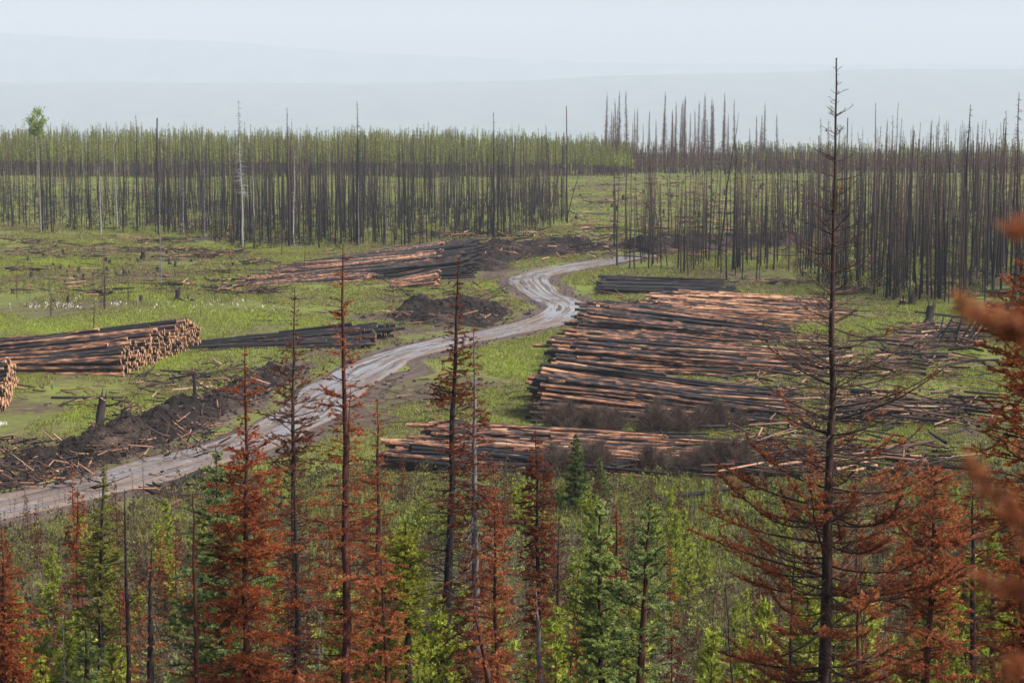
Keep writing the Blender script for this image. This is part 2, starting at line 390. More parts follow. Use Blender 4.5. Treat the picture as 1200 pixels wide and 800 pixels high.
def hero(name, label, top, bot, Y, prof, leaf, bark, cover, group=None, base_py=None, **kw):
    """top/bot: pixels of the trunk; prof and cover in pixel rows, turned into metres at distance Y"""
    if leaf in ('green', 'bluegreen', 'yellow', 'pine', 'darkgreen', 'olive'): kw.setdefault('ragged', 0)
    T = at(top[0], top[1], Y); Bt = at(bot[0], bot[1], Y)
    sl = (T[0] - Bt[0]) / (T[2] - Bt[2])
    xb = T[0]
    for _ in range(4): zb = float(zg(xb, Y)) - .05; xb = T[0] - sl * (T[2] - zb)
    H = T[2] - zb; ppm = F / Y
    zz = lambda py: at(600, py, Y)[2] - zb
    pr = [(zz(p), w / ppm) for p, w in prof]
    if pr[-1][0] > .6: pr.append((.5 if pr[-1][0] > 1.2 else .1, pr[-1][1] * .9))
    cv = [(zz(p), c) for p, c in cover] if cover else None
    e = empty(name, (xb, Y, zb)); tag(e, label, 'tree', group)
    if cover and 'twcurl' not in kw and kw.get('third', True):
        kw['tw'] = kw['tw'] * 1.55; kw['per_m'] = kw.get('per_m', 90) * 2.1; kw['nl'] = kw.get('nl', .04) * 1.12; kw['nw'] = kw.get('nw', .011) * .95; kw['coarse'] = True
    tr, wd, fo = fir(hash_s(label), H, pr, (sl * H, 0), cover=cv, **kw)
    tr.build('trunk', M[bark], e); wd.build('branches', M[bark], e)
    if fo.n: fo.build('foliage', M[leaf], e)
    return e
def hash_s(s):
    h = 7
    for ch in s: h = (h * 31 + ord(ch)) % 1000003
    return h

# ------------------------------------------------------------------ ground, valley and hills
def grid(name, xs, ys, zf, mat):
    X, Y = np.meshgrid(xs, ys); 
    return X, Y
ys = np.concatenate([np.arange(-60, 60, 2.), np.arange(60, 160, 1.), np.arange(160, 330, 1.6), np.arange(330, 860, 5), np.arange(860, 1700, 25), np.arange(1700, 14901, 600)])
ss = np.linspace(-1, 1, 161); wv = 70 + .48 * np.maximum(ys, 0)
X = ss[None] * wv[:, None]; Yg = np.repeat(ys[:, None], len(ss), 1); Z = zg(X, Yg)
nr, nc = X.shape
idx = np.arange(nr * nc).reshape(nr, nc)
mb = MB(); mb.add(np.stack([X, Yg, Z], -1).reshape(-1, 3), np.stack([idx[:-1, :-1], idx[:-1, 1:], idx[1:, 1:], idx[1:, :-1]], -1).reshape(-1, 4), .5, 0, True)
g = mb.build('ground', M['ground']); tag(g, kind='structure')
def hill(name, Yc, crest, depth, seed):
    """crest: pixel outline of the ridge line at distance Yc"""
    xs = np.linspace(-.36 * Yc, .36 * Yc, 140); ws = np.linspace(-1, 1, 30)
    cx = np.array([at(p[0], p[1], Yc)[0] for p in crest]); cz = np.array([at(p[0], p[1], Yc)[2] for p in crest])
    rng = rs(seed); V = []
    for w in ws:
        for x in xs:
            h = np.interp(x, cx, cz) + 155
            n_ = mnoise.fractal(Vector((x / 1700., w * depth / 1700., seed)), 1.0, 2.0, 5)
            z = -155 + h * (math.cos(w * math.pi / 2) ** 1.1) * (1 + .12 * n_ * (1 - .6 * (1 - abs(w))))
            V.append((x, Yc + w * depth, z))
    idx = np.arange(30 * 140).reshape(30, 140)
    mb = MB(); mb.add(V, np.stack([idx[:-1, :-1], idx[:-1, 1:], idx[1:, 1:], idx[1:, :-1]], -1).reshape(-1, 4), .5, 0, True)
    return tag(mb.build(name, M['hill']), kind='structure')
hill('hills', 11200, [(-400, 92), (0, 96), (400, 98), (600, 95), (800, 88), (1000, 82), (1200, 80), (1700, 70)], 2100, 3)
hill('hills', 13800, [(-500, 30), (0, 40), (100, 43), (300, 52), (500, 66), (650, 71), (900, 75), (1200, 77), (1700, 72)], 900, 11)

# ------------------------------------------------------------------ road
ctrl = np.array([(-36, 88), (-31, 95), (-26, 102.5), (-22.5, 108.5), (-18, 119.5), (-15.2, 131.5), (-12.4, 149), (-9.5, 163), (-5.4, 174), (-.3, 183.5), (3.6, 191), (5.7, 200), (5.0, 212), (2.7, 226), (2.0, 239), (5.2, 252), (11.6, 264), (18, 273.5)])
def catmull(P, n):
    out = []
    for i in range(len(P) - 1):
        p0, p1, p2, p3 = P[max(i - 1, 0)], P[i], P[i + 1], P[min(i + 2, len(P) - 1)]
        for k in range(n):
            t = k / n
            out.append(.5 * ((2 * p1) + (p2 - p0) * t + (2 * p0 - 5 * p1 + 4 * p2 - p3) * t * t + (3 * p1 - p0 - 3 * p2 + p3) * t ** 3))
    out.append(P[-1]); return np.array(out)
road = catmull(ctrl, 22)
def road_dist(x, y):
    x = np.asarray(x).ravel(); y = np.asarray(y).ravel(); out = np.full(len(x), 1e9)
    P = road[::4]
    for i in range(0, len(x), 50000):
        d = (x[i:i + 50000, None] - P[None, :, 0]) ** 2 + (y[i:i + 50000, None] - P[None, :, 1]) ** 2
        out[i:i + 50000] = np.sqrt(d.min(1))
    return out
def strip(name, halfw, off, mat, rut, nw, wob, shift=0, bend=0):
    T = nrm(np.gradient(road, axis=0)); Nn = np.stack([T[:, 1], -T[:, 0]], -1)
    s = np.concatenate([[0], np.cumsum(np.linalg.norm(np.diff(road, axis=0), axis=1))])
    us = np.linspace(-1, 1, nw); V, UV = [], []
    for i in range(len(road)):
        wl = halfw * (1 + (bend * math.exp(-((road[i, 1] - 218) / 26.) ** 2) + .5 * bend * math.exp(-((road[i, 1] - 170) / 22.) ** 2))) * (1 + wob * mnoise.noise(Vector((s[i] / 5., 1.7, 0)))); wr = halfw * (1 + wob * mnoise.noise(Vector((s[i] / 5., 9.2, 0))))
        for u in us:
            w = u * (wr if u > 0 else wl) + shift
            x, y = road[i] + Nn[i] * w
            z = float(zg(x, y)) + off
            z += rut * (-.55 * math.exp(-((abs(u) - .42) / .16) ** 2) + .3 * mnoise.noise(Vector((u * 5, s[i] / 7., 0))) + .25 * mnoise.noise(Vector((u * 14, s[i] / 4., 5))))
            z -= max(0, abs(u) - .86) / .14 * (off + .05)
            V.append((x, y, z)); UV.append((u * halfw / 2.6, s[i]))
    idx = np.arange(len(V)).reshape(len(road), nw)
    mb = MB(); mb.add(V, np.stack([idx[:-1, :-1], idx[:-1, 1:], idx[1:, 1:], idx[1:, :-1]], -1).reshape(-1, 4), .5, 0, True)
    o = mb.build(name, mat); me = o.data
    uvl = me.uv_layers.new(name='UVMap'); li = np.zeros(len(me.loops), np.int32); me.loops.foreach_get('vertex_index', li)
    uvl.data.foreach_set('uv', np.array(UV, np.float32)[li].ravel())
    return tag(o, kind='structure')
strip('road_verge', 5.6, .05, M['verge'], .16, 61, .4, -1.0, .75)
strip('road', 2.45, .17, M['road'], .20, 57, .14)
m, nt, N, L = newmat('muddy_water'); principled(nt, (.10, .08, .065), .04, .5); M['water'] = m
def puddle(px, py, l, w_, seed):
    p = gnd(px, py); i = int(np.argmin(np.hypot(road[:, 0] - p[0], road[:, 1] - p[1]))); T = nrm(road[min(i + 1, len(road) - 1)] - road[i - 1]); Q = np.array([-T[1], T[0]])
    V = [(p[0], p[1], 0)]
    for k in range(28):
        a = k * 6.283 / 28; r = 1 + .55 * mnoise.noise(Vector((math.cos(a) * 1.6, math.sin(a) * 1.6, seed)))
        q = p[:2] + T * math.cos(a) * l * r + Q * math.sin(a) * w_ * r; V.append((q[0], q[1], 0))
    zm = max(float(zg(v[0], v[1])) for v in V) + .10
    mb = MB(); mb.add([(v[0], v[1], zm) for v in V], [(0, k + 1, (k + 1) % 28 + 1) for k in range(28)])
    tag(mb.build('puddle', M['water']), kind='structure')
for k, q in enumerate(((492, 405, 1.6, .35), (465, 417, 1.3, .3), (445, 426, 2.0, .35), (418, 446, 1.0, .3), (517, 397, .8, .3), (120, 578, .9, .25), (150, 553, 1.5, .3))): puddle(*q, k * 3.3)

# dirt berms
def berm(name, pts, halfw, h, seed, n=None):
    pts = np.array([gnd(*p)[:2] for p in pts]); P = catmull(pts, 14); T = nrm(np.gradient(P, axis=0)); Nn = np.stack([T[:, 1], -T[:, 0]], -1)
    s = np.concatenate([[0], np.cumsum(np.linalg.norm(np.diff(P, axis=0), axis=1))]); tot = s[-1]
    ns = max(20, int(tot / .28)); us = np.linspace(-1, 1, 34); V = []
    for i in range(ns + 1):
        q = tot * i / ns; c = np.array([np.interp(q, s, P[:, 0]), np.interp(q, s, P[:, 1])]); nn = np.array([np.interp(q, s, Nn[:, 0]), np.interp(q, s, Nn[:, 1])])
        endf = min(1, q / 3, (tot - q) / 3); endf = max(endf, 0) ** .6
        for u in us:
            x, y = c + nn * u * halfw * (1 + .25 * mnoise.noise(Vector((q / 4, seed, 0))))
            prof = max(0, 1 - u * u) ** 1.2
            a = .55 + .75 * mnoise.noise(Vector((q / 3.2, u * 1.2 * halfw / 2, seed))) + .30 * mnoise.noise(Vector((q / .9, u * halfw / .9, seed)))
            z = float(zg(x, y)) + h * prof * endf * max(.15, a + .35) + .30 * prof * mnoise.noise(Vector((x * 1.9, y * 1.9, 3))) + .22 * prof * abs(mnoise.noise(Vector((x * 4.1, y * 4.1, 7)))) - .12 + .08 * endf
            V.append((x, y, z))
    idx = np.arange(len(V)).reshape(ns + 1, 34)
    mb = MB(); mb.add(V, np.stack([idx[:-1, :-1], idx[:-1, 1:], idx[1:, 1:], idx[1:, :-1]], -1).reshape(-1, 4), .5, 0, False)
    return tag(mb.build(name, M['berm']), kind='structure')
berm('earth_bank', [(-60, 575), (0, 562), (60, 548), (130, 525), (190, 502), (240, 480)], 2.3, 1.35, 1)
berm('earth_bank', [(225, 485), (270, 466), (310, 446), (335, 430)], 2.0, .8, 2)
berm('earth_bank', [(460, 372), (500, 371), (540, 370), (590, 372)], 7.5, 1.7, 3)
berm('earth_bank', [(560, 292), (610, 296), (660, 291), (705, 288)], 7, 1.2, 4)
berm('earth_bank', [(735, 292), (800, 290), (870, 288), (950, 286)], 9, 1.6, 5)
berm('earth_bank', [(560, 318), (575, 306), (590, 298)], 4, .8, 6)
BERMS = [np.array([gnd(*p)[:2] for p in q]) for q in ([(-60, 575), (0, 562), (60, 548), (130, 525), (190, 502), (240, 480), (270, 466), (310, 446), (335, 430)], [(470, 372), (500, 371), (540, 370), (580, 372)], [(560, 292), (610, 296), (660, 291), (705, 288)], [(735, 292), (800, 290), (870, 288), (950, 286)])]
BW = [2.7, 5.5, 5.5, 7]
def berm_clear(x, y):
    ok = np.ones(len(x), bool)
    for P, w in zip(BERMS, BW):
        Q = catmull(P, 10); d = np.full(len(x), 1e9)
        for q in Q: d = np.minimum(d, np.hypot(x - q[0], y - q[1]))
        ok &= d > w
    return ok

# ------------------------------------------------------------------ logs
def log_mesh(seed, L, r0, r1, mats, name='log', n=9, k=10):
    rng = rs(seed); xs = np.linspace(0, L, k); t = xs / L
    pts = np.stack([xs, .13 * np.sin(t * 3 + rng.rand() * 6) * rng.randn(), .08 * np.sin(t * 4 + rng.rand() * 6) * rng.randn() + 0 * t], -1)
    pts[:, 1:] -= pts[0, 1:]
    mb = MB(); lathe(mb, pts, r0 + (r1 - r0) * t, n, rng.rand(), 0, True, 1, rng, .05)
    o = mb.build(name, mats); return o
LOGPROTO = {}
for kind, mt in (('mix', 'log'), ('char', 'log_char'), ('orange', 'log_orange')):
    LOGPROTO[kind] = []
    for i in range(7):
        o = log_mesh(100 + i * 7 + len(kind), 16, .155 + .012 * i, .06 + .006 * i, [M[mt], M['cut']])
        COL.objects.unlink(o); LOGPROTO[kind].append(o)
rest = MB()   # logs inside the decks
REST_N = 0
def place_log(kind, p, yaw, pitch, L, scale, label, group, rng):
    o = LOGPROTO[kind][rng.randint(7)].copy(); COL.objects.link(o)
    o.location = p; o.rotation_euler = (rng.rand() * 6.28, -pitch, yaw); o.scale = (L / 16., scale, scale)
    return tag(o, label, 'log', group)
def deck(seed, A, B, deg, L, Hh, label, group, kind='mix', n_ind=40, dia=.32, ragged=.7, taper=.25, jitter=1.6, short=0, jack=4, loose=6):
    global REST_N
    rng = rs(seed); a = gnd(*A)[:2]; b = gnd(*B)[:2]; W = np.linalg.norm(b - a); sdir = (b - a) / W
    yaw0 = R(deg)
    # hex rows along the butt line
    logs = []
    rows = max(1, int(Hh / (dia * .87)))
    for r_ in range(rows):
        z = dia * .5 + r_ * dia * .86
        s = (r_ % 2) * dia / 2
        while s <= W:
            hmax = Hh * min(1, .5 + .8 * min(s, W - s + .15 * W) / (1.1 * Hh)) * (.80 + .28 * math.sin(s * .8 + seed) + .14 * math.sin(s * 2.3 + seed))
            if z <= hmax + .02:
                depth = (hmax - z) / dia
                logs.append((s, z, depth))
            s += dia * (.96 + .1 * rng.rand())
    logs.sort(key=lambda q: (q[2] > 1.0, q[0] > .9, rng.rand()))
    pick = [q for q in logs if q[2] <= 1.0 or q[0] < .5]; other = [q for q in logs if not (q[2] <= 1.0 or q[0] < .5)]
    rng.shuffle(pick)
    ind, oth = pick[:n_ind], pick[n_ind:] + other
    def pose(q, top):
        s, z, _ = q
        off = rng.randn() * ragged * .5
        l = L * (.62 + .46 * rng.rand()) if not short else L * (.93 + .1 * rng.rand())
        yaw = yaw0 + R(rng.randn() * jitter)
        base = a + sdir * s + np.array([math.cos(yaw0), math.sin(yaw0)]) * off
        pitch = -math.atan2(z * (1 - taper), l) + R(rng.randn() * (.45 if top else .2))
        end = base + np.array([math.cos(yaw), math.sin(yaw)]) * l
        z0 = float(zg(*base)); z1 = float(zg(*end)); pitch += math.atan2(z1 - z0, l)
        return (base[0], base[1], z0 + z), yaw, pitch, l
    def kd(q): return 'char' if kind == 'mix' and seed in (4, 10, 11, 13) and mnoise.noise(Vector((q[0] * .55, q[1] * .5, seed * 3.1))) > .16 else kind
    for q in ind:
        p, yaw, pitch, l = pose(q, True)
        place_log(kd(q), p, yaw, pitch, l, dia / .38 * (.75 + .5 * rng.rand()), label, group, rng)
    for k in range(jack):     # jackstraw logs lying askew on top
        q = pick[rng.randint(len(pick))]; p, yaw, pitch, l = pose((q[0], q[1] + dia * .9, 0), True)
        place_log(kind, (p[0] + rng.rand() * 2 * math.cos(yaw0), p[1], p[2]), yaw + R(rng.randn() * 7), pitch, l * (.4 + .5 * rng.rand()), dia / .38 * (.6 + .4 * rng.rand()), label, group, rng)
    for q in oth + [('x', pick[rng.randint(len(pick))]) for _ in range(loose)]:
        if q[0] == 'x':
            q = q[1]; p, yaw, pitch, l = pose((q[0], q[1] + dia * (.7 + .6 * rng.rand()), 0), True); f = rng.rand() * .55
            p = np.array(p) + np.array([math.cos(yaw), math.sin(yaw), math.sin(pitch)]) * l * f; yaw += R(rng.randn() * 6); l *= (.25 + .6 * rng.rand()) * (1 - f * .7); pitch += R(rng.randn() * 1.0)
        else:
            p, yaw, pitch, l = pose(q, False); p = np.array(p)
        d = np.array([math.cos(yaw) * math.cos(pitch), math.sin(yaw) * math.cos(pitch), math.sin(pitch)])
        r0 = dia * .5 * (.75 + .4 * rng.rand()); k = 4
        pts = p[None] + d[None] * np.linspace(0, l, k)[:, None]; pts[1:, 2] += rng.randn(k - 1) * .03
        mi = {'mix': 0, 'char': 2, 'orange': 3}[kd(q)]
        lathe(rest, pts, np.linspace(r0, r0 * .42, k), 7, rng.rand(), mi, True, 1); REST_N += 1
G = 'logs in the '
deck(1, (140, 441), (233, 405), 179, 17, 2.9, 'peeling orange or dark log with pale end in tall deck left of the road', G + 'tall deck left of the road', n_ind=40, ragged=.4)
deck(2, (2, 484), (16, 452), 180, 12, 2.9, 'log showing its pale cut end in the deck cut by the left edge', G + 'deck at the left edge', n_ind=10, ragged=.3, jack=1)
deck(3, (424, 409), (452, 391), 180, 15, 1.3, 'black charred log in the low dark deck left of the road', G + 'low dark deck left of the road', kind='char', n_ind=12, ragged=1.4, jitter=2.5, jack=2)
deck(4, (508, 323), (520, 300), 214, 21, 2.3, 'orange or dark log in the long deck slanting away left of the bend', G + 'long slanting deck left of the bend', n_ind=17, ragged=.8, jitter=2.4, jack=3)
deck(5, (420, 331), (455, 316), 207, 17, 1.0, 'thin log in the loose row at the left end of the slanting deck', G + 'loose row left of the slanting deck', n_ind=6, ragged=1.6, jitter=3, jack=1)
deck(6, (546, 327), (556, 298), 190, 13, 2.6, 'black log in the ragged dark deck beside the road bend', G + 'dark deck beside the bend', kind='char', n_ind=10, ragged=1.1, jitter=2.5, jack=2)
deck(7, (511, 338), (515, 329), 186, 5.2, 1.7, 'short pale orange log in the small stack before the slanting deck', G + 'small pale stack', kind='orange', n_ind=11, ragged=.3, short=1, jack=1)
deck(8, (703, 346), (704, 333), 0, 15, 1.25, 'black charred log in the farthest low deck right of the road', G + 'low black deck right of the road', kind='char', n_ind=10, ragged=.5, jack=1)
deck(9, (770, 371), (779, 353), 3, 18, 1.5, 'bright orange log in the loose deck behind the big row', G + 'orange deck right of the road', kind='orange', n_ind=18, ragged=1.8, jitter=5.5, jack=5, loose=45)
deck(10, (688, 396), (702, 371), -10, 17, 1.9, 'brown or black log in the farthest deck of the big row', G + 'farthest deck of the big row', n_ind=21, ragged=1.9, jitter=4, jack=5, loose=50)
deck(11, (656, 441), (668, 415), -5, 18.5, 2.3, 'orange or black log in the middle deck of the big row', G + 'middle deck of the big row', n_ind=27, ragged=1.6, jitter=3.6, jack=6, loose=60)
deck(12, (630, 496), (645, 467), -5, 16.5, 3.0, 'orange or black log in the tall nearest deck of the big row', G + 'nearest deck of the big row', n_ind=38, ragged=1.0, jitter=3.2, jack=7, loose=45)
deck(13, (463, 552), (518, 516), -9, 19, 1.65, 'log in the low front deck half hidden by brown brush', G + 'low front deck', n_ind=31, ragged=1.8, jitter=3.8, jack=7, loose=50)
o = rest.build('decked_logs', [M['log'], M['cut'], M['log_char'], M['log_orange']]); tag(o, 'the mass of further logs packed inside the decks', 'logs', kind='stuff')
DECKPOLY = []
for A, B, deg, L in (((140, 441), (233, 405), 179, 17), ((2, 484), (16, 452), 180, 12), ((424, 409), (452, 391), 180, 15), ((508, 323), (520, 300), 214, 21), ((546, 327), (556, 298), 190, 13), ((703, 346), (704, 333), 0, 15), ((770, 373), (779, 352), 0, 20), ((690, 397), (707, 364), -2, 20), ((660, 442), (676, 404), 0, 20), ((630, 498), (652, 455), -1, 17.5), ((463, 557), (524, 511), -5, 20)):
    DECKPOLY.append((gnd(*A)[:2], gnd(*B)[:2], R(deg), L))
def deck_clear(x, y, m=.2):
    ok = np.ones(len(x), bool)
    for a, b, yaw, L in DECKPOLY:
        d = np.array([math.cos(yaw), math.sin(yaw)]); s = (b - a); W = np.linalg.norm(s); s = s / W
        # solve p = a + u*s + v*d
        det = s[0] * d[1] - s[1] * d[0]
        u = ((x - a[0]) * d[1] - (y - a[1]) * d[0]) / det; v = (s[0] * (y - a[1]) - s[1] * (x - a[0])) / det
        ok &= ~((u > -m) & (u < W + m) & (v > -m) & (v < L * .9))
    return ok

# ------------------------------------------------------------------ grass and flowers
def patch(x, y):
    return .5 + .25 * np.sin(x / 6.3 + 1.7 * np.sin(y / 11.)) + .2 * np.sin(y / 5.2 + 1.1 * np.sin(x / 4.1) + 2) + .15 * np.sin(x / 1.9 + y / 2.7)
def tufts(name, x, y, h, w, blades, var, mat, seed, lab=None):
    rng = rs(seed); n = len(x); z = zg(x, y) - .02
    I = np.repeat(np.arange(n), blades); K = len(I)
    a = rng.rand(K) * 6.283; ro = .09 * rng.rand(K)
    B = np.stack([x[I] + ro * np.cos(a), y[I] + ro * np.sin(a), z[I]], -1)
    hh = (h if np.isscalar(h) else h[I]) * (.55 + .7 * rng.rand(K)); le = hh * (.15 + .5 * rng.rand(K))
    Tp = B + np.stack([np.cos(a) * le, np.sin(a) * le, hh], -1)
    pa = rng.rand(K) * 3.14; ww = (w if np.isscalar(w) else w[I])
    Wd = np.stack([np.cos(pa), np.sin(pa), 0 * pa], -1) * (ww * .5)[:, None] if not np.isscalar(ww) else np.stack([np.cos(pa), np.sin(pa), 0 * pa], -1) * ww * .5
    V = np.stack([B - Wd, B + Wd, Tp], 1).reshape(-1, 3)
    mb = MB(); mb.add(V, np.arange(3 * K).reshape(-1, 3), np.repeat(np.clip(var[I] + rng.randn(K) * .07, 0, 1), 3), 0)
    o = mb.build(name, mat); return tag(o, lab, name.replace('_', ' '), kind='stuff')
rng = rs(5)
n = 420000
y = 74 + (340 - 74) * rng.rand(n) ** 1.15; x = (rng.rand(n) * 2 - 1) * (.30 * y + 3)
pt = patch(x, y)
keep = (rng.rand(n) > np.clip((104 - y) / 36, 0, .7)) & (road_dist(x, y) > 3.6 + 1.6 * rng.rand(n)) & deck_clear(x, y, .1) & berm_clear(x, y) & (rng.rand(n) < np.clip(pt * 1.3 + .35, .3, 1))
x, y, pt = x[keep], y[keep], pt[keep]
bare = np.array([mnoise.fractal(Vector((a / 9., b / 15., 4.4)), 1., 2., 4) for a, b in zip(x, y)])
kp_ = bare + .25 * rng.rand(len(x)) > -.18
x, y, pt, bare = x[kp_], y[kp_], pt[kp_], bare[kp_]
h = np.where(y < 112, .36, .20) * (.7 + .5 * rng.rand(len(x))) * (.8 + y / 400)
var = np.clip(.27 + .30 * bare + .40 * (pt - .2) + rng.randn(len(x)) * .13 - np.clip((106 - y) / 60, 0, .3) - np.clip((y - 200) / 400, 0, .12), 0, 1)
tufts('grass', x, y, h, .035 + y / 5500, 4, var, M['grass'], 3, 'short green grass covering the cleared ground')
n = 60000; y = 340 + 300 * rng.rand(n); x = (rng.rand(n) * 2 - 1) * (.29 * y)
tufts('grass', x, y, .35, .16, 3, np.clip(.35 + .35 * (patch(x, y) - .3) + rng.randn(n) * .1, 0, 1), M['grass'], 4, 'hazy grass on the far clearing behind the burnt trees')
fx, fy = [], []
for (px, py, sx, sy, k) in ((50, 357, 30, 4, 34), (80, 359, 22, 3, 26), (140, 357, 16, 3, 14), (210, 361, 50, 4, 16), (255, 357, 40, 5, 18), (310, 362, 34, 4, 14), (180, 352, 130, 7, 16), (5, 498, 6, 2, 6)):
    for _ in range(k):
        p = gnd(px + rng.randn() * sx * .5, py + rng.randn() * sy * .6); fx.append(p[0]); fy.append(p[1])
fx = np.array(fx); fy = np.array(fy)
tufts('wildflowers', fx, fy, .26, .10, 3, rng.rand(len(fx)), M['flower'], 8, 'white wildflowers in the grass behind the left log deck')

# ------------------------------------------------------------------ slash, sticks and brush (stuff)
sl = MB(); rng = rs(21)
def sticks(px0, px1, py0, py1, n, lmin=.3, lmax=2.5, rmax=.07, lift=.25, vmin=0, vmax=1, flat=.18, exp=2.2):
    P0, P1, r0, vv = [], [], [], []
    for _ in range(n):
        p = gnd(px0 + (px1 - px0) * rng.rand(), py0 + (py1 - py0) * rng.rand())
        l = lmin + (lmax - lmin) * rng.rand() ** exp; a = rng.rand() * 6.283; e = abs(rng.randn()) * flat * (1.5 / (1 + l))
        z = p[2] + lift * rng.rand() + .02
        P0.append((p[0], p[1], z)); P1.append((p[0] + math.cos(a) * math.cos(e) * l, p[1] + math.sin(a) * math.cos(e) * l, z + math.sin(e) * l))
        r0.append(.018 + (rmax - .018) * rng.rand() ** 1.5); vv.append(vmin + (vmax - vmin) * rng.rand())
    tubes(sl, P0, P1, r0, np.array(r0) * .6, 5, vv)
sticks(-40, 340, 448, 575, 0)
for q in ((-30, 120, 530, 578, 620), (110, 260, 480, 545, 420), (230, 335, 430, 478, 240)):
    sticks(*q, .25, 1.8, .08, 1.1, 0, .97, .4)
sticks(150, 330, 436, 478, 160, .4, 4, .1, .4)
sticks(20, 130, 455, 480, 50, .4, 3, .07, .2)
for q in ((1050, 1145, 385, 412, 260), (950, 1130, 415, 445, 260), (985, 1140, 470, 500, 280), (850, 1110, 528, 566, 320)):
    sticks(*q, .5, 4.5, .13, .9, .15, 1, .14, 1.3)
sticks(0, 300, 290, 345, 700, .3, 3, .09, .15, .1, 1)
sticks(0, 600, 262, 300, 700, .4, 4, .1, .2, 0, 1)
for _k in range(26):
    _x = 10 + 330 * rng.rand(); _y = 278 + 68 * rng.rand(); _w = 12 + 25 * rng.rand(); sticks(_x - _w, _x + _w, _y - 1.5, _y + 1.5, 45, .4, 3, .12, .45, 0, .95)
for _k in range(30):
    _x = 680 + 500 * rng.rand(); _y = 330 + 60 * rng.rand() if rng.rand() < .4 else 212 + 60 * rng.rand(); _w = 8 + 18 * rng.rand(); sticks(_x - _w, _x + _w, _y - 1.5, _y + 1.5, 40, .4, 3, .13, .5, 0, .95)
sticks(300, 480, 330, 385, 160, .3, 2.5, .07, .2)
sticks(455, 600, 340, 385, 380, .3, 2.5, .09, 1.3, 0, 1, .3)
sticks(520, 720, 276, 306, 620, .4, 4, .14, 1.1, 0, 1, .3)
sticks(665, 955, 206, 275, 900, .5, 4, .16, .4, .3, 1)
sticks(720, 960, 270, 306, 360, .5, 4.5, .12, .9, 0, .95)
sticks(700, 1200, 320, 372, 380, .4, 4, .08, .15, 0, 1)
sticks(440, 640, 445, 500, 160, .3, 2.5, .06, .15, 0, 1)
sticks(860, 1200, 380, 520, 500, .3, 3, .07, .12, 0, 1)
sticks(180, 300, 555, 590, 60, .5, 3, .09, .3, 0, .9)
sticks(200, 1200, 560, 640, 500, .3, 3, .05, .15, 0, .9)
sticks(640, 860, 490, 560, 160, .4, 2.5, .05, .6, .0, .8)
sticks(840, 960, 395, 540, 420, .6, 5, .12, .6, .1, 1, .12, 1.4)
tag(sl.build('slash_debris', M['slash']), 'scattered broken sticks and logging slash over the cleared ground', 'slash', kind='stuff')

# clods of churned dirt
g_ = rs(303); CP, CR = [], []
for P, w_, n_ in zip(BERMS, (2.6, 5.5, 6, 7), (1500, 350, 500, 500)):
    Q = catmull(P, 10)
    for _ in range(n_):
        q = Q[g_.randint(len(Q))]; CP.append((q[0] + g_.randn() * w_ * .55, q[1] + g_.randn() * w_ * .55)); CR.append(.05 + .22 * g_.rand() ** 2.5)
for _ in range(1500):
    i = g_.randint(len(road) - 1); T = nrm(road[i + 1] - road[i]); sd = 1 if g_.rand() < .5 else -1; w_ = 2.5 + abs(g_.randn()) * 1.3
    CP.append((road[i, 0] + T[1] * sd * w_, road[i, 1] - T[0] * sd * w_)); CR.append(.04 + .14 * g_.rand() ** 2)
bpy.context.view_layer.update(); dg = bpy.context.evaluated_depsgraph_get()
oc = np.array([(1, 0, 0), (0, 1, 0), (-1, 0, 0), (0, -1, 0), (0, 0, 1), (0, 0, -1)], float); of = np.array([(0, 1, 4), (1, 2, 4), (2, 3, 4), (3, 0, 4), (1, 0, 5), (2, 1, 5), (3, 2, 5), (0, 3, 5)])
mb = MB(); banks = [o for o in bpy.data.objects if o.name.startswith('earth_bank')]
for (x, y), r_ in zip(CP, CR):
    z = float(zg(x, y))
    for b in banks:
        hit, loc, _, _ = b.ray_cast(Vector((x, y, 60)), Vector((0, 0, -1)))
        if hit: z = max(z, loc.z)
    a = g_.rand() * 6.28; V = oc * (r_ * (.6 + .8 * g_.rand(6, 1))); V = np.stack([V[:, 0] * math.cos(a) - V[:, 1] * math.sin(a), V[:, 0] * math.sin(a) + V[:, 1] * math.cos(a), V[:, 2] * .8], -1) + np.array([x, y, z + r_ * .15])
    mb.add(V, of, .5, 0)
tag(mb.build('dirt_clods', M['berm']), 'loose dark dirt clods along the road and earth banks', 'dirt clods', kind='stuff')

# larger fallen logs, each its own
SLOG = []
for i in range(6):
    o = log_mesh(400 + i, 5, .15, .09, [M['slash'], M['cut']], 'fallen_log'); COL.objects.unlink(o); SLOG.append(o)
CH = []
for i in range(3):
    o = log_mesh(430 + i, 5, .14, .09, [M['log_char'], M['cut']], 'fallen_log'); COL.objects.unlink(o); CH.append(o)
def fallen(p, yaw, pitch, L, r, label, group=None, proto=None, i=0):
    o = (proto or SLOG)[i % len(proto or SLOG)].copy(); COL.objects.link(o)
    o.location = p; o.rotation_euler = (rng.rand() * 6, -pitch, yaw); o.scale = (L / 5, r / .15, r / .15)
    return tag(o, label, 'log', group)
def fallen_px(a, b, r, label, z0=.12, z1=.12, proto=None, i=0, group=None):
    A = gnd(*a); B = gnd(*b); A[2] += z0; B[2] += z1; d = B - A; L = np.linalg.norm(d)
    return fallen(A, math.atan2(d[1], d[0]), math.asin(d[2] / L), L, r, label, group, proto, i)
fallen_px((762, 588), (905, 577), .16, 'long black fallen log lying in the grass in front of the log decks', .15, .5, CH)
fallen_px((195, 583), (240, 582), .15, 'short black log with a pale cut end beside the near road edge', .12, .15, CH, 1)
fallen_px((203, 572), (245, 558), .2, 'thick charred log tilted on dark earth right of the near road', .2, .6, CH, 2)
fallen_px((184, 597), (212, 593), .12, 'short orange stripped log lying below the near road edge', .1, .12, SLOG, 1)
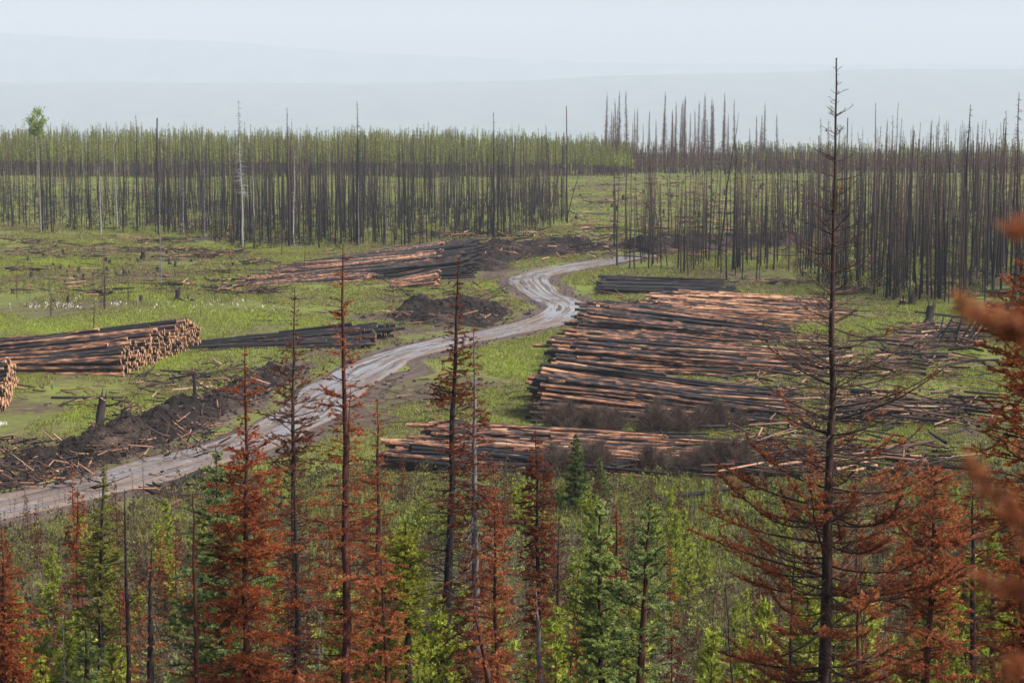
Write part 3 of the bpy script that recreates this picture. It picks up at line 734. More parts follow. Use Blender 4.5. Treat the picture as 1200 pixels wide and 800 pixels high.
fallen_px((222, 451), (268, 440), .09, 'pale pink forked branch lying on the earth bank', .3, .7, SLOG, 3)
fallen_px((60, 467), (150, 468), .1, 'long dark stick lying flat in the grass below the tall left deck', .1, .1, CH, 0)
fallen_px((830, 543), (1010, 533), .1, 'pale grey pole lying across the front of the low front deck', .5, .6, SLOG, 4)
fallen_px((675, 191), (722, 205), .2, 'long pale fallen trunk on the far clearing by the young forest', 6, 4, SLOG, 2)
for k in range(16):
    a, b = [((1050, 408), (1145, 380)), ((960, 432), (1120, 428)), ((1000, 494), (1135, 480)), ((870, 556), (1090, 540))][k % 4]
    f = rng.rand(); px = a[0] + (b[0] - a[0]) * f; py = a[1] + (b[1] - a[1]) * f + rng.randn() * 4
    p = gnd(px, py); L = 3 + 4 * rng.rand(); p[2] += .15 + .5 * rng.rand()
    fallen(p, rng.rand() * .8 - .4 + (math.pi if rng.rand() < .5 else 0), R(3 + rng.randn() * 5), L, .1 + .1 * rng.rand(), 'broken log tangled in the slash heaps behind the big bare fir', 'logs in the right slash heaps', None if k % 3 else CH, k)
for k in range(9):      # leaning poles on the right heap
    px = 1092 + k * 5.5 + rng.randn() * 2; p = gnd(px, 410 - k * .4 + rng.randn()); a = R(62 + rng.randn() * 5)
    L = 2.9 + rng.rand() * .8
    fallen(p, R(20 + rng.randn() * 15), a - R(8), L, .10 + .05 * rng.rand(), 'grey split pole leaning against the slash heap right of the big bare fir', 'leaning poles on the right slash heap', CH if k % 2 else SLOG, k)

# brush: thin brown upright twigs as stuff
br = MB(); rng = rs(77)
def brush(px0, px1, py0, py1, n, h, v0, v1, r=.012, fork=3):
    P0, P1, r0, vv = [], [], [], []
    for _ in range(n):
        p = gnd(px0 + (px1 - px0) * rng.rand(), py0 + (py1 - py0) * rng.rand()); hh = h * (.5 + .8 * rng.rand()); v = v0 + (v1 - v0) * rng.rand()
        a = rng.rand() * 6.28; ln = .25 * rng.rand() * hh
        q = np.array([p[0] + math.cos(a) * ln, p[1] + math.sin(a) * ln, p[2] + hh])
        P0.append(p); P1.append(q); r0.append(r); vv.append(v)
        for _ in range(fork):
            f = .25 + .65 * rng.rand(); s = p + (q - p) * f; a = rng.rand() * 6.28; l = hh * .4 * (1.1 - f)
            P0.append(s); P1.append(s + np.array([math.cos(a) * l * .8, math.sin(a) * l * .8, l * .7])); r0.append(r * .7); vv.append(v)
    tubes(br, P0, P1, r0, np.array(r0) * .5, 3, vv)
brush(-60, 1260, 585, 770, 2200, .8, .15, .6, .012, 4)
brush(250, 1260, 555, 610, 800, .8, .1, .6, .012, 4)
brush(20, 330, 315, 360, 400, 1.2, .3, .55, .014, 3)
tag(br.build('undergrowth_brush', M['slash']), 'thin brown twiggy undergrowth between the saplings', 'brush', kind='stuff')

def clumps(name, label, X, Y, hgt, rad, nleaf, size, var, mat, seed):
    g = rs(seed); n = len(X); z = zg(X, Y); I = np.repeat(np.arange(n), nleaf); K = len(I)
    f = g.rand(K) ** .8; a = g.rand(K) * 6.283; r = rad[I] * np.sqrt(g.rand(K)) * (1.1 - .7 * f)
    q = np.stack([X[I] + r * np.cos(a), Y[I] + r * np.sin(a), z[I] + hgt[I] * f], -1)
    A = nrm(np.stack([np.cos(a) * .6, np.sin(a) * .6, .7 + 0 * a], -1) + g.randn(K, 3) * .5); B = nrm(np.cross(A, g.randn(K, 3)))
    s = size * (.6 + .8 * g.rand(K))[:, None]
    V = np.stack([q - B * s * .35, q + B * s * .35, q + A * s], 1).reshape(-1, 3)
    mb = MB(); mb.add(V, np.arange(3 * K).reshape(-1, 3), np.repeat(np.clip(var[I] + g.randn(K) * .12, 0, 1), 3), 0)
    return tag(mb.build(name, mat), label, 'shrubs', kind='stuff')
M['shrub'] = leafmat('low_shrub_leaves', [(0, (.03, .018, .013)), (.3, (.085, .055, .034)), (.5, (.13, .095, .05)), (.65, (.14, .15, .042)), (.85, (.20, .24, .05)), (1, (.30, .34, .075))])
g_ = rs(91); n_ = 5200; yy = 46 + 68 * g_.rand(n_) ** .8; xx = (g_.rand(n_) * 2 - 1) * (.29 * yy + 3); kp = (road_dist(xx, yy) > 4) & deck_clear(xx, yy, .2)
xx, yy = xx[kp], yy[kp]
clumps('undergrowth_shrubs', 'low leafy green and brown undergrowth below the log decks', xx, yy, .3 + .7 * g_.rand(len(xx)) ** 2, .25 + .5 * g_.rand(len(xx)), 34, .13, np.clip(.05 + .85 * g_.rand(len(xx)) * (.5 + patch(xx, yy)), 0, 1), M['shrub'], 92)
ex, ey = [], []
for k in range(1500):
    px = -40 + 700 * g_.rand(); py = np.interp(px, [-60, 0, 120, 200, 285, 400, 520, 640, 668], [262, 266, 272, 275, 293, 290, 287, 270, 258]) - 50 * g_.rand() ** .8 + 2
    p = gnd(px, py); ex.append(p[0]); ey.append(p[1])
for k in range(700):
    px = 940 + 300 * g_.rand(); py = np.interp(px, [930, 960, 1040, 1260], [322, 342, 352, 362]) - 95 * g_.rand() - 4
    p = gnd(px, py); ex.append(p[0]); ey.append(p[1])
ex = np.array(ex); ey = np.array(ey)
M['ash'] = leafmat('burnt_brush_twigs', [(0, (.010, .009, .010)), (.6, (.028, .022, .020)), (1, (.07, .046, .036))], .1)
clumps('burnt_brush', 'dark burnt brush at the foot of the burnt stands', ex, ey, .5 + 1.9 * g_.rand(len(ex)) ** 2.5, .4 + .7 * g_.rand(len(ex)), 46, .17, g_.rand(len(ex)), M['ash'], 93)

# ------------------------------------------------------------------ stumps
def stump_mesh(seed, h, r):
    g = rs(seed); mb = MB(); k = 5; z = np.linspace(-.1, h, k)
    pts = np.stack([.05 * g.randn(k) * h * .5, .05 * g.randn(k) * h * .5, z], -1); rr = r * (1 + .7 * np.exp(-(z + .1) * 6))
    lathe(mb, pts, rr, 9, g.rand(), 0, True, 1, g, .16)
    for _ in range(6):
        a = g.rand() * 6.28; d = np.array([math.cos(a), math.sin(a)]) * r * .7
        tubes(mb, [(d[0], d[1], h - .1)], [(d[0] * 1.3, d[1] * 1.3, h + .08 + .3 * g.rand())], [r * .32], [r * .06], 4, g.rand(), 0)
    for _ in range(4):
        a = g.rand() * 6.28; d = np.array([math.cos(a), math.sin(a)])
        tubes(mb, [(d[0] * r, d[1] * r, .12)], [(d[0] * r * 3.2, d[1] * r * 3.2, -.04)], [r * .4], [r * .15], 5, g.rand(), 0)
    o = mb.build('tree_stump', [M['bark_dark'], M['cut']]); COL.objects.unlink(o); return o
ST = [stump_mesh(500 + i, .45 + .2 * i, .14 + .02 * i) for i in range(4)]
def stump(px, py, label, group=None, sc=(1, 1, 1), i=0):
    o = ST[i % 4].copy(); COL.objects.link(o); p = gnd(px, py); o.location = p; o.scale = sc; o.rotation_euler = (rng.randn() * .08, rng.randn() * .08, rng.rand() * 6); return tag(o, label, 'stump', group)
stump(115, 505, 'tall black burnt snag standing in the grass left of the earth bank', None, (1.1, 1.1, 2.0), 3)
stump(144, 492, 'short broken black stump on the earth bank', None, (.8, .8, 1.2), 1)
stump(229, 470, 'thin charred snag upright among sticks by the earth bank', None, (.7, .7, 2.2), 2)
stump(1058, 357, 'black upturned stump in the grass in front of the right burnt stand', None, (2.2, 1.8, 1.2), 0)
stump(1068, 357, 'red brown stump beside the black one before the right burnt stand', None, (2.6, 2, 1.3), 1)
o = stump(1087, 382, 'jagged black snag leaning above the right slash heap', None, (2.2, 2.2, 2.3), 2); o.rotation_euler = (0, R(28), 1)
stump(208, 352, 'pale splintered stump among white flowers in the left field', None, (1.5, 1.5, 1.7), 1)
stump(167, 305, 'dark pointed stump in the back of the left field', None, (1.6, 1.6, 1.3), 2)
o = stump(598, 302, 'pale splayed root wad beside the dirt at the road bend', None, (3, 3, 2.2), 0)
for k in range(44):
    px, py = 10 + rng.rand() * 300, 275 + rng.rand() * 80
    stump(px, py, 'small burnt stump in the left cutover field', 'stumps in the left field', (.7 + .5 * rng.rand(), .8, .3 + .5 * rng.rand()), k)
for k in range(60):
    px, py = 670 + rng.rand() * 275, 207 + rng.rand() * 62
    stump(px, py, 'small burnt stump on the far clearing between the stands', 'stumps on the far clearing', (1 + .6 * rng.rand(), 1.2, .5 + .8 * rng.rand()), k)

# ------------------------------------------------------------------ burnt stands
def burnt(seed, H, r, rad, top_only, mat, name, dens=1.0, broken=False):
    g = rs(seed); mb = MB(); k = 9; z = np.linspace(0, H, k)
    pts = np.stack([np.cumsum(g.randn(k)) * .05, np.cumsum(g.randn(k)) * .05, z], -1); v = g.rand()
    lathe(mb, pts, r * (1 - (.5 if broken else .85) * (z / H) ** 1.2), 6, v, 0)
    nb = int(H * 5 * dens); P0, P1, P2, P3 = [], [], [], []
    for _ in range(nb):
        f = top_only + (1 - top_only) * g.rand(); h = f * H * .99; a = g.rand() * 6.283
        l = rad * (1.02 - (.97 if name == 'scorched_spruce' else .8) * f) * (.3 + .8 * g.rand()); c = np.array([np.interp(h, z, pts[:, 0]), np.interp(h, z, pts[:, 1]), h])
        e = g.rand() * .5 - .4; d = np.array([math.cos(a) * math.cos(e), math.sin(a) * math.cos(e), math.sin(e)])
        P0.append(c); P1.append(c + d * l)
        for _ in range(2):
            s = c + d * l * (.4 + .5 * g.rand()); P2.append(s); P3.append(s + np.array([g.randn() * .3, g.randn() * .3, g.randn() * .2 - .1]) * l)
    if name == 'scorched_spruce':
        hz_ = np.array(P0)[:, 2] / H; sel = (hz_ < .95) & (g.rand(nb) < .55 - .25 * hz_)
        needles(mb, np.array(P0)[sel], np.array(P1)[sel], g, 4, .22, .10, g.rand(int(sel.sum())), 1, .8)
    tubes(mb, P0, P1, np.full(nb, .022), np.full(nb, .010), 3, v); tubes(mb, P2, P3, np.full(len(P2), .012), np.full(len(P2), .008), 3, v)
    o = mb.build(name, [M[mat], M['far_brown']] if name == 'scorched_spruce' else M[mat]); COL.objects.unlink(o); return o, mb
BP = [burnt(600 + i, 15, .11 + .015 * (i % 4), (.5, .9, .6, 1.0, .4, .8)[i % 6], (.55, .3, .45, .2, .7, .35)[i % 6], 'char' if i % 3 else 'char_brown', 'burnt_pine', (.5, 1.1, .7, 1.3, .4, 1.0)[i % 6], i in (0, 4)) for i in range(10)]
BT = [burnt(640 + i, 15, .12, 1.0, .12, 'char_brown', 'burnt_pine', 2.2) for i in range(4)]
SP = [burnt(660 + i, 22, .15, 1.25, .30, 'spire', 'scorched_spruce', 6.0) for i in range(5)]
rng = rs(31)
cand = []
def inside(front, px): return np.interp(px, [f[0] for f in front], [f[1] for f in front])
LF = [(-60, 262), (0, 266), (60, 272), (120, 272), (200, 275), (265, 283), (285, 293), (350, 292), (400, 290), (520, 287), (600, 280), (640, 270), (668, 258)]
def zone(n, px0, px1, front, back, w, stand, hmin, hmax, pw=1.0):
    for _ in range(n):
        px = px0 + (px1 - px0) * rng.rand(); fy_ = inside(front, px); by = inside(back, px)
        py = fy_ - (fy_ - by) * rng.rand() ** pw
        if py < by: continue
        p = gnd(px, py)
        if road_dist([p[0]], [p[1]])[0] < 4 and px < 730: continue
        if mnoise.noise(Vector((p[0] / 7., p[1] / 14., 2.2))) < -.22 + .25 * rng.rand() - .1: continue
        tall = rng.rand() < .12
        H = hmin * .62 + (hmax - hmin * .62) * rng.rand() ** .75 + (3.2 * rng.rand() if tall else 0)
        cand.append((p, H, stand, w))
zone(330, -60, 668, LF, [(-60, 232), (668, 232)], 0, 'left', 11, 15.5, 1.25)
zone(60, -60, 300, LF, [(-60, 225), (300, 240)], 0, 'left', 9, 14, 1.0)
zone(660, 180, 664, LF, [(200, 238), (668, 236)], 0, 'left', 10, 15.5, .9)
zone(560, -60, 668, LF, [(-60, 232), (668, 232)], 0, 'left', 6, 12, 1.0)
RF = [(700, 312), (760, 322), (830, 327), (880, 330), (930, 322), (960, 342), (1040, 352), (1200, 360), (1260, 362)]
zone(210, 706, 950, RF, [(706, 285), (950, 262)], 0, 'right', 10, 14, .9)
zone(64, 860, 960, RF, [(860, 262), (960, 235)], 0, 'right', 11, 15.5, 1.0)
zone(420, 945, 1260, RF, [(945, 245), (1260, 240)], 0, 'right', 12, 17.5, 1.1)
zone(180, 960, 1260, RF, [(960, 238), (1260, 235)], 0, 'right', 11, 17, 1.0)
zone(70, 1020, 1260, RF, [(1020, 235), (1260, 235)], 0, 'right', 15, 19, 1.1)
cand.sort(key=lambda c: c[0][1] / c[1])
stuffb = {}
CAP = 296
LAB = {('left', 0): 'slim black charred pine pole in the burnt stand left of the clearing', ('left', 1): 'scorched brown pine with twiggy branches in the burnt stand left of the clearing',
       ('right', 0): 'slim black charred pine pole in the burnt stand on the right', ('right', 1): 'scorched brown pine with twiggy branches in the burnt stand on the right'}
GRP = {('left', 0): 'black poles in the left stand', ('left', 1): 'twiggy brown pines in the left stand', ('right', 0): 'black poles in the right stand', ('right', 1): 'twiggy brown pines in the right stand'}
for i, (p, H, stand, w) in enumerate(cand):
    tw_ = rng.rand() < (.13 if stand == 'left' else .40)
    src, mbp = BT[rng.randint(4)] if tw_ else BP[(1, 2, 4, 5, 7, 8, 1, 5, 4, 3)[rng.randint(10)] if stand == 'left' else rng.randint(10)]
    sc = H / 15.; wsc = sc * (.62 + .5 * rng.rand() ** 1.5); rot = rng.rand() * 6.28; tilt = rng.randn(2) * (.024 if rng.rand() < .88 else .12)
    if i < CAP:
        o = src.copy(); COL.objects.link(o); o.location = (p[0], p[1], p[2] - .1); o.rotation_euler = (tilt[0], tilt[1], rot); o.scale = (wsc, wsc, sc)
        brown = tw_ or src.data.materials[0].name.startswith('scorched')
        tag(o, LAB[stand, int(brown)], 'tree', GRP[stand, int(brown)])
    else:
        key = src.data.materials[0].name
        S = stuffb.setdefault('all', MB()); V = np.concatenate(mbp.V) * np.array([wsc, wsc, sc])
        c, s = math.cos(rot), math.sin(rot); V = np.stack([V[:, 0] * c - V[:, 1] * s + V[:, 2] * tilt[1], V[:, 0] * s + V[:, 1] * c - V[:, 2] * tilt[0], V[:, 2]], -1) + np.array([p[0], p[1], p[2] - .1])
        base = 0
        for (Fq, mi, sm), vv in zip(mbp.F, mbp.var):
            S.F.append((Fq + S.n, 0 if key == 'charred_trunk' else 1, sm))
        S.V.append(V); S.var.append(np.concatenate(mbp.var)); S.n += len(V)
if stuffb: tag(stuffb['all'].build('burnt_pines', [M['char'], M['char_brown']]), 'the mass of further burnt trunks deep inside both stands', 'burnt trees', kind='stuff')
print('burnt', len(cand), 'rest logs', REST_N)
def placed(src, px, py_base, py_top, label, group=None, tilt=0, wsc=1.0, cat='tree', H0=15.):
    p = gnd(px, py_base); t = at(px, py_top, p[1]); H = t[2] - p[2]
    o = src.copy(); COL.objects.link(o); o.location = (p[0], p[1], p[2] - .05); o.rotation_euler = (0, tilt, rng.rand() * 6); s = H / H0
    o.scale = (s * wsc, s * wsc, s); return tag(o, label, cat, group)
o = placed(BP[0][0], 665, 262, 124, 'tallest thin black spar at the right end of the left burnt stand')
placed(BP[1][0], 420, 288, 118, 'tall thin black spar rising high above the middle of the left stand')
placed(BP[2][0], 579, 282, 131, 'thin spar above the young forest left of the clearing')
placed(BP[4][0], 186, 276, 138, 'dark forked spar rising above the left part of the stand', None, .01, 1.6)
placed(BP[3][0], 340, 288, 126, 'thin spar in the left stand near the pale dead birch')
placed(BP[5][0], 161, 272, 134, 'slender spar right of the leafy aspen')
placed(BP[6][0], 1022, 330, 120, 'tall brown spar just right of the big bare fir')
placed(BP[7][0], 1129, 340, 122, 'tall dark spar toward the right edge of the right stand')
placed(BT[1][0], 1189, 345, 108, 'tallest twiggy spar at the right edge', None, 0, 1.2)
o = placed(BP[8][0], 843, 300, 130, 'thin burnt pine leaning to the right in the sparse part of the right stand'); o.rotation_euler = (0, R(6.5), 0)
o = placed(BT[0][0], 122, 362, 282, 'dark twiggy dead sapling standing alone in the left field', None, 0, 2.0)
o = placed(BP[6][0], 357, 328, 282, 'pale broken pole standing before the left stand', None, 0, 2.0)
o.data = o.data.copy(); o.data.materials[0] = M['bark_red']
for k, (px, py, h_) in enumerate([(60, 372, 325), (20, 350, 315), (150, 352, 318), (110, 385, 335), (260, 335, 305), (300, 320, 295), (235, 372, 350), (195, 340, 312), (330, 300, 262)]):
    placed(BT[k % 4][0], px, py, h_, 'small thin dead sapling standing in the left cutover field', 'dead saplings in the left field', 0, 1.6)
# pale dead birches
bir = [burnt(700 + i, 15, .13, 1.5, .35, 'birch', 'dead_birch', 2.0) for i in range(3)]
placed(bir[0][0], 285, 288, 116, 'tall pale bare birch with a twiggy top above the left stand', None, 0, .85)
for k, (px, pb, pt_) in enumerate([(188, 335, 215), (118, 276, 192), (138, 270, 165), (240, 278, 165), (298, 285, 185), (345, 288, 175), (516, 288, 195), (452, 289, 200), (80, 268, 216), (215, 275, 160), (420, 292, 210)]):
    placed(BP[(k * 3) % 10][0], px, pb, pt_, 'pale grey bleached trunk standing out in the left burnt stand', 'pale trunks in the left stand')
    ob = COL.objects[-1]; ob.data = ob.data.copy(); ob.data.materials.clear(); ob.data.materials.append(M['birch'])
# far spruce spires
for k in range(64):
    px = 708 + rng.rand() * 215 if k < 50 else 1010 + rng.rand() * 200
    if k < 26: px = 708 + rng.rand() * 130
    pb = 196 + rng.rand() * 10; tp = 104 + rng.rand() ** .8 * 42 + max(0, (px - 840) * .10)
    if px > 1000: tp = 128 + rng.rand() * 40
    placed(SP[rng.randint(5)][0], px, pb, tp, 'narrow scorched spruce spire far behind the clearing', 'far scorched spruces', rng.randn() * .012, 1.1 + .3 * rng.rand(), H0=22.)

# aspen at the left: trunk, limbs and a leafy crown
def leafy(name, label, px, pb, ptop, crown_py, hw, trunk_mat, leaf, nclump, seed):
    g = rs(seed); p = gnd(px, pb); H = at(px, ptop, p[1])[2] - p[2]; zc = at(px, crown_py, p[1])[2] - p[2]; rw = hw * p[1] / F
    e = tag(empty(name, p), label, 'tree'); tr, fo = MB(), MB()
    z = np.linspace(-.1, H * .97, 12); lathe(tr, np.stack([np.cumsum(g.randn(12)) * .06, np.cumsum(g.randn(12)) * .06, z], -1), .17 * (1 - .85 * z / H), 7, .6)
    P0, P1 = [], []
    C = []
    for _ in range(nclump):
        a = g.rand() * 6.28; rr = g.rand() ** .5; f = g.rand()
        c = np.array([math.cos(a) * rw * rr * math.sin(math.pi * (.15 + .8 * f)), math.sin(a) * rw * rr * math.sin(math.pi * (.15 + .8 * f)), zc + (H - zc) * f])
        C.append(c); P0.append((0, 0, c[2] - .5 * rr - .3)); P1.append(c)
    tubes(tr, P0, P1, np.full(nclump, .04), np.full(nclump, .012), 4, .5)
    for c in C:
        K = 55; q = c + g.randn(K, 3) * rw * .17; A = nrm(g.randn(K, 3)); Bv = nrm(np.cross(A, g.randn(K, 3))); s = .13
        V = np.stack([q - A * s, q + Bv * s * .7, q + A * s, q - Bv * s * .7], 1).reshape(-1, 3)
        fo.add(V, np.arange(4 * K).reshape(-1, 4), np.repeat(np.clip(g.rand() * .6 + g.rand(K) * .4, 0, 1), 4))
    tr.build('trunk', M[trunk_mat], e); fo.build('crown', M[leaf], e)
leafy('aspen_tree', 'live aspen with a small round green crown on a tall bare trunk at the left', 48, 272, 129, 158, 14, 'bark_grey', 'aspen', 34, 41)

# far young forest: one mass
def far_wood(name, label, px0, px1, y0, y1, n, top, leaf, trunk, seed, skirt=.42, wid=1.0, cones=34):
    g = rs(seed); mb = MB()
    P0, P1 = [], []
    for _ in range(n):
        Y = y0 + (y1 - y0) * g.rand() ** 1.5; px = px0 + (px1 - px0) * g.rand(); x = (px - 600) / F * Y * 1.006
        zb = float(zg(x, Y)); ht = np.interp(px, [t[0] for t in top], [t[1] for t in top])
        ztop = at(px, ht + g.randn() * 4.2 + 3.4 + 2.5 * math.sin(px / 23.) * math.sin(px / 9.) + (Y - y0) * .005, y0 + 35)[2]
        H = max(4, (ztop - zb)) * (.86 + .17 * g.rand())
        P0.append((x, Y, zb)); P1.append((x + g.randn() * .2, Y, zb + H))
        K = cones; f = skirt * g.rand() + (1 - skirt) * g.rand(K) ** .8 if False else skirt + (1 - skirt) * g.rand(K) ** 1.1
        a = g.rand(K) * 6.283; rad = wid * (.75 + .5 * g.rand()) * (1.02 - f) / (1 - skirt + .05) * (.5 + .6 * g.rand(K))
        q = np.stack([x + np.cos(a) * rad * .3, Y + np.sin(a) * rad * .3, zb + H * f], -1)
        t_ = np.stack([x + np.cos(a) * rad, Y + np.sin(a) * rad, zb + H * f + rad * (.5 - .5 * g.rand(K)) + .2], -1)
        w = np.stack([-np.sin(a), np.cos(a), 0 * a], -1) * .15 + np.array([0, 0, .09])
        V = np.stack([q - w, q + w, t_], 1).reshape(-1, 3)
        mb.add(V, np.arange(3 * K).reshape(-1, 3), np.repeat(np.clip(.25 + .5 * g.rand() + .25 * g.rand(K), 0, 1), 3), 0)
    tubes(mb, P0, P1, np.full(n, .10), np.full(n, .03), 4, g.rand(n), 1)
    tag(mb.build(name, [M[leaf], M[trunk]]), label, 'forest', kind='stuff')
far_wood('young_forest', 'hazy band of young green pines behind the left burnt stand', -60, 740, 565, 720, 3600, [(-60, 151), (0, 152), (200, 152), (300, 155), (500, 154), (600, 157), (700, 164), (760, 172)], 'far_green', 'bark', 51, .36, 1.05, 62)
far_wood('scorched_forest', 'hazy brown band of scorched forest behind the far clearing on the right', 690, 1270, 590, 720, 2000, [(690, 170), (800, 170), (900, 172), (1000, 176), (1100, 178), (1270, 176)], 'far_brown', 'bark_dark', 52, .25, .9, 26)
far_wood('young_forest', 'thin green tops among the scorched forest on the right', 850, 1270, 600, 740, 500, [(850, 168), (1000, 172), (1270, 172)], 'far_green', 'bark_dark', 53, .5, .9)

# ------------------------------------------------------------------ foreground trees
full = lambda p: [(0, p), (1000, p)]
hero('bare_fir', 'big bare dead fir with upturned twigs, the tallest foreground tree', (980, 68), (968, 800), 32,
     [(68, 3), (95, 14), (140, 24), (165, 27), (200, 36), (250, 58), (320, 82), (400, 100), (460, 135), (520, 150), (600, 165), (700, 190), (800, 160)], 'orange', 'bark', [(0, 0), (480, .02), (530, .25), (580, .85), (700, 1), (800, .9)],
     dh=.31, bpw=4, e0=(22, -16), e1=(44, 46), tw=.07, l2=.42, tcov=.5, r_base=.116, slim=True, ragged=.1, inter=.75, twcurl=.26, per_m=150, nl=.042, nw=.011, curl=.4)
hero('red_fir', 'tall dead fir with a rusty red crown cut by the right edge', (1208, 285), (1204, 800), 30,
     [(285, 4), (315, 25), (360, 58), (420, 78), (480, 85), (560, 88), (640, 75), (800, 75)], 'red', 'bark_red', full(.95), dh=.24, bpw=6, e0=(25, 0), e1=(25, 5), tw=.09, l2=.5)
hero('red_fir', 'dense rust red fir with a thin bare leader left of centre', (287, 405), (288, 800), 40,
     [(405, 1), (440, 3), (465, 32), (475, 6), (492, 6), (498, 28), (520, 44), (560, 55), (620, 62), (700, 80), (800, 92)], 'red', 'bark_red', [(0, .3), (490, .6), (505, 1), (1000, 1)], dh=.23, bpw=5, e0=(30, -12), e1=(25, 0), tw=.08, l2=.6, r_base=.085, ragged=.3)
hero('green_fir', 'blue green live fir behind the rust red fir with the bare leader', (252, 520), (262, 800), 45,
     [(520, 3), (560, 26), (640, 55), (700, 72), (800, 95)], 'bluegreen', 'bark', full(1.0), dh=.28, bpw=6, e0=(25, -5), e1=(20, 5), tw=.09, l2=.6, nl=.045, nw=.014)
hero('tall_fir', 'tall thin fir with red spire top, bare dark trunk and orange lower boughs', (402, 286), (402, 800), 38,
     [(286, 3), (320, 11), (370, 19), (382, 9), (392, 26), (402, 44), (432, 30), (480, 48), (560, 52), (600, 60), (640, 70), (720, 74), (800, 76)], 'orange', 'bark_red', [(0, 1), (375, .95), (390, .5), (480, .45), (560, .5), (590, .85), (1000, .95)],
     dh=.26, bpw=4, e0=(25, -10), e1=(15, 0), tw=.085, l2=.5, r_base=.095, ragged=.33)
hero('brown_fir', 'thin brown dead fir with sparse flat branches in front of the road', (345, 337), (345, 800), 50,
     [(337, 2), (395, 12), (415, 36), (470, 52), (520, 52), (560, 46), (700, 46)], 'rust', 'bark', [(0, .6), (420, .5), (560, .55), (1000, .55)], dh=.25, bpw=5, e0=(20, 0), e1=(15, 8), tw=.09, l2=.5, r_base=.10)
hero('dark_fir', 'slender dark red fir with a long bare trunk standing in the centre', (537, 303), (519, 800), 50,
     [(303, 2), (350, 9), (400, 22), (430, 30), (470, 48), (490, 34), (560, 42), (650, 62), (720, 60)], 'deepred', 'bark_dark', [(0, 1), (470, .95), (490, .25), (600, .06), (1000, .02)], dh=.24, bpw=5, e0=(15, -15), e1=(5, -5), tw=.09, l2=.5, r_base=.135)
hero('brown_fir', 'ragged red brown fir with grey trunk and drooping lower boughs right of the dark fir', (555, 383), (559, 800), 46,
     [(383, 2), (420, 13), (460, 17), (500, 34), (550, 52), (600, 62), (640, 60), (720, 50)], 'deepred', 'bark_grey', [(0, .9), (460, .7), (540, .75), (1000, .7)], dh=.22, bpw=5, e0=(10, -18), e1=(-10, -18), tw=.085, l2=.55, r_base=.11)
hero('orange_fir', 'orange dead fir with a pointed tip in the bottom centre', (578, 572), (583, 800), 42,
     [(572, 1), (600, 8), (620, 22), (650, 32), (700, 42), (800, 46)], 'orange', 'bark_red', full(.95), dh=.22, bpw=5, e0=(30, 0), e1=(20, 5), tw=.08, l2=.55, r_base=.06)
hero('red_fir', 'narrow deep red fir right of the drooping brown fir', (627, 505), (634, 740), 60,
     [(505, 2), (530, 15), (560, 22), (600, 30), (660, 30), (740, 26)], 'deepred', 'bark_dark', full(1.0), dh=.22, bpw=6, e0=(10, -20), e1=(0, -20), tw=.09, l2=.55, nl=.05, nw=.014)
hero('yellow_fir', 'yellow green live fir with a bushy top left of the dark fir trunk', (475, 610), (479, 800), 46,
     [(610, 4), (635, 26), (680, 42), (720, 48), (742, 25), (760, 14), (800, 12)], 'yellow', 'bark_dark', [(0, 1), (730, 1), (750, .3), (1000, .1)], dh=.17, bpw=6, e0=(30, 5), e1=(35, 20), tw=.08, l2=.65, nl=.045, nw=.013)
hero('green_fir', 'bright fresh green young fir in the bottom centre right', (703, 586), (705, 800), 42,
     [(586, 3), (600, 12), (630, 26), (660, 34), (700, 46), (800, 58)], 'green', 'bark', full(1.0), dh=.24, bpw=6, e0=(40, 8), e1=(35, 12), tw=.085, l2=.6, nl=.042, nw=.014, per_m=130)
hero('green_fir', 'open blue green young fir with visible trunk right of the bright green fir', (762, 583), (751, 800), 40,
     [(583, 2), (600, 14), (625, 28), (660, 38), (720, 55), (800, 58)], 'bluegreen', 'bark_red', [(0, 1), (680, 1), (760, .55), (1000, .5)], dh=.34, bpw=5, e0=(35, 8), e1=(30, 15), tw=.085, l2=.5, nl=.042, nw=.015, per_m=150, inter=.3)
hero('green_fir', 'small dark green fir in front of the low front deck', (675, 510), (675, 590), 103,
     [(510, 2), (530, 11), (550, 16), (575, 22), (590, 18)], 'darkgreen', 'bark', full(1.0), dh=.22, bpw=6, e0=(30, 0), e1=(25, 5), tw=.12, l2=.6, third=False, nl=.08, nw=.03)
hero('green_fir', 'smallest dark green fir right of the small one before the front deck', (703, 538), (703, 582), 106,
     [(538, 2), (560, 11), (582, 15)], 'darkgreen', 'bark', full(1.0), dh=.2, bpw=6, e0=(30, 0), e1=(25, 5), tw=.12, l2=.6, third=False, nl=.08, nw=.03)
hero('olive_fir', 'olive green fir with spreading flat boughs near the left edge', (122, 550), (117, 800), 52,
     [(550, 3), (580, 11), (620, 25), (650, 44), (690, 50), (740, 50), (760, 24), (800, 20)], 'olive', 'bark_dark', [(0, 1), (740, .9), (770, .4), (1000, .3)], dh=.3, bpw=5, e0=(20, 0), e1=(15, 5), tw=.09, l2=.5, nl=.05, nw=.014)
hero('red_fir', 'thin red fir with a pointed tip left of the olive fir', (91, 570), (91, 700), 62,
     [(570, 2), (590, 9), (620, 22), (650, 20), (700, 14)], 'red', 'bark_red', full(.9), dh=.25, bpw=5, e0=(10, -10), e1=(0, -10), tw=.1, l2=.5, nl=.05, nw=.014)
hero('dead_fir', 'dark leaning dead pole with a reddish tip right of the olive fir', (146, 573), (151, 800), 48,
     [(573, 1), (640, 6), (680, 24), (720, 30), (800, 34)], 'rust', 'bark_dark', [(0, .8), (600, .3), (1000, .45)], dh=.4, bpw=3, e0=(20, 0), e1=(20, 0), tw=.1, l2=.45, r_base=.07)
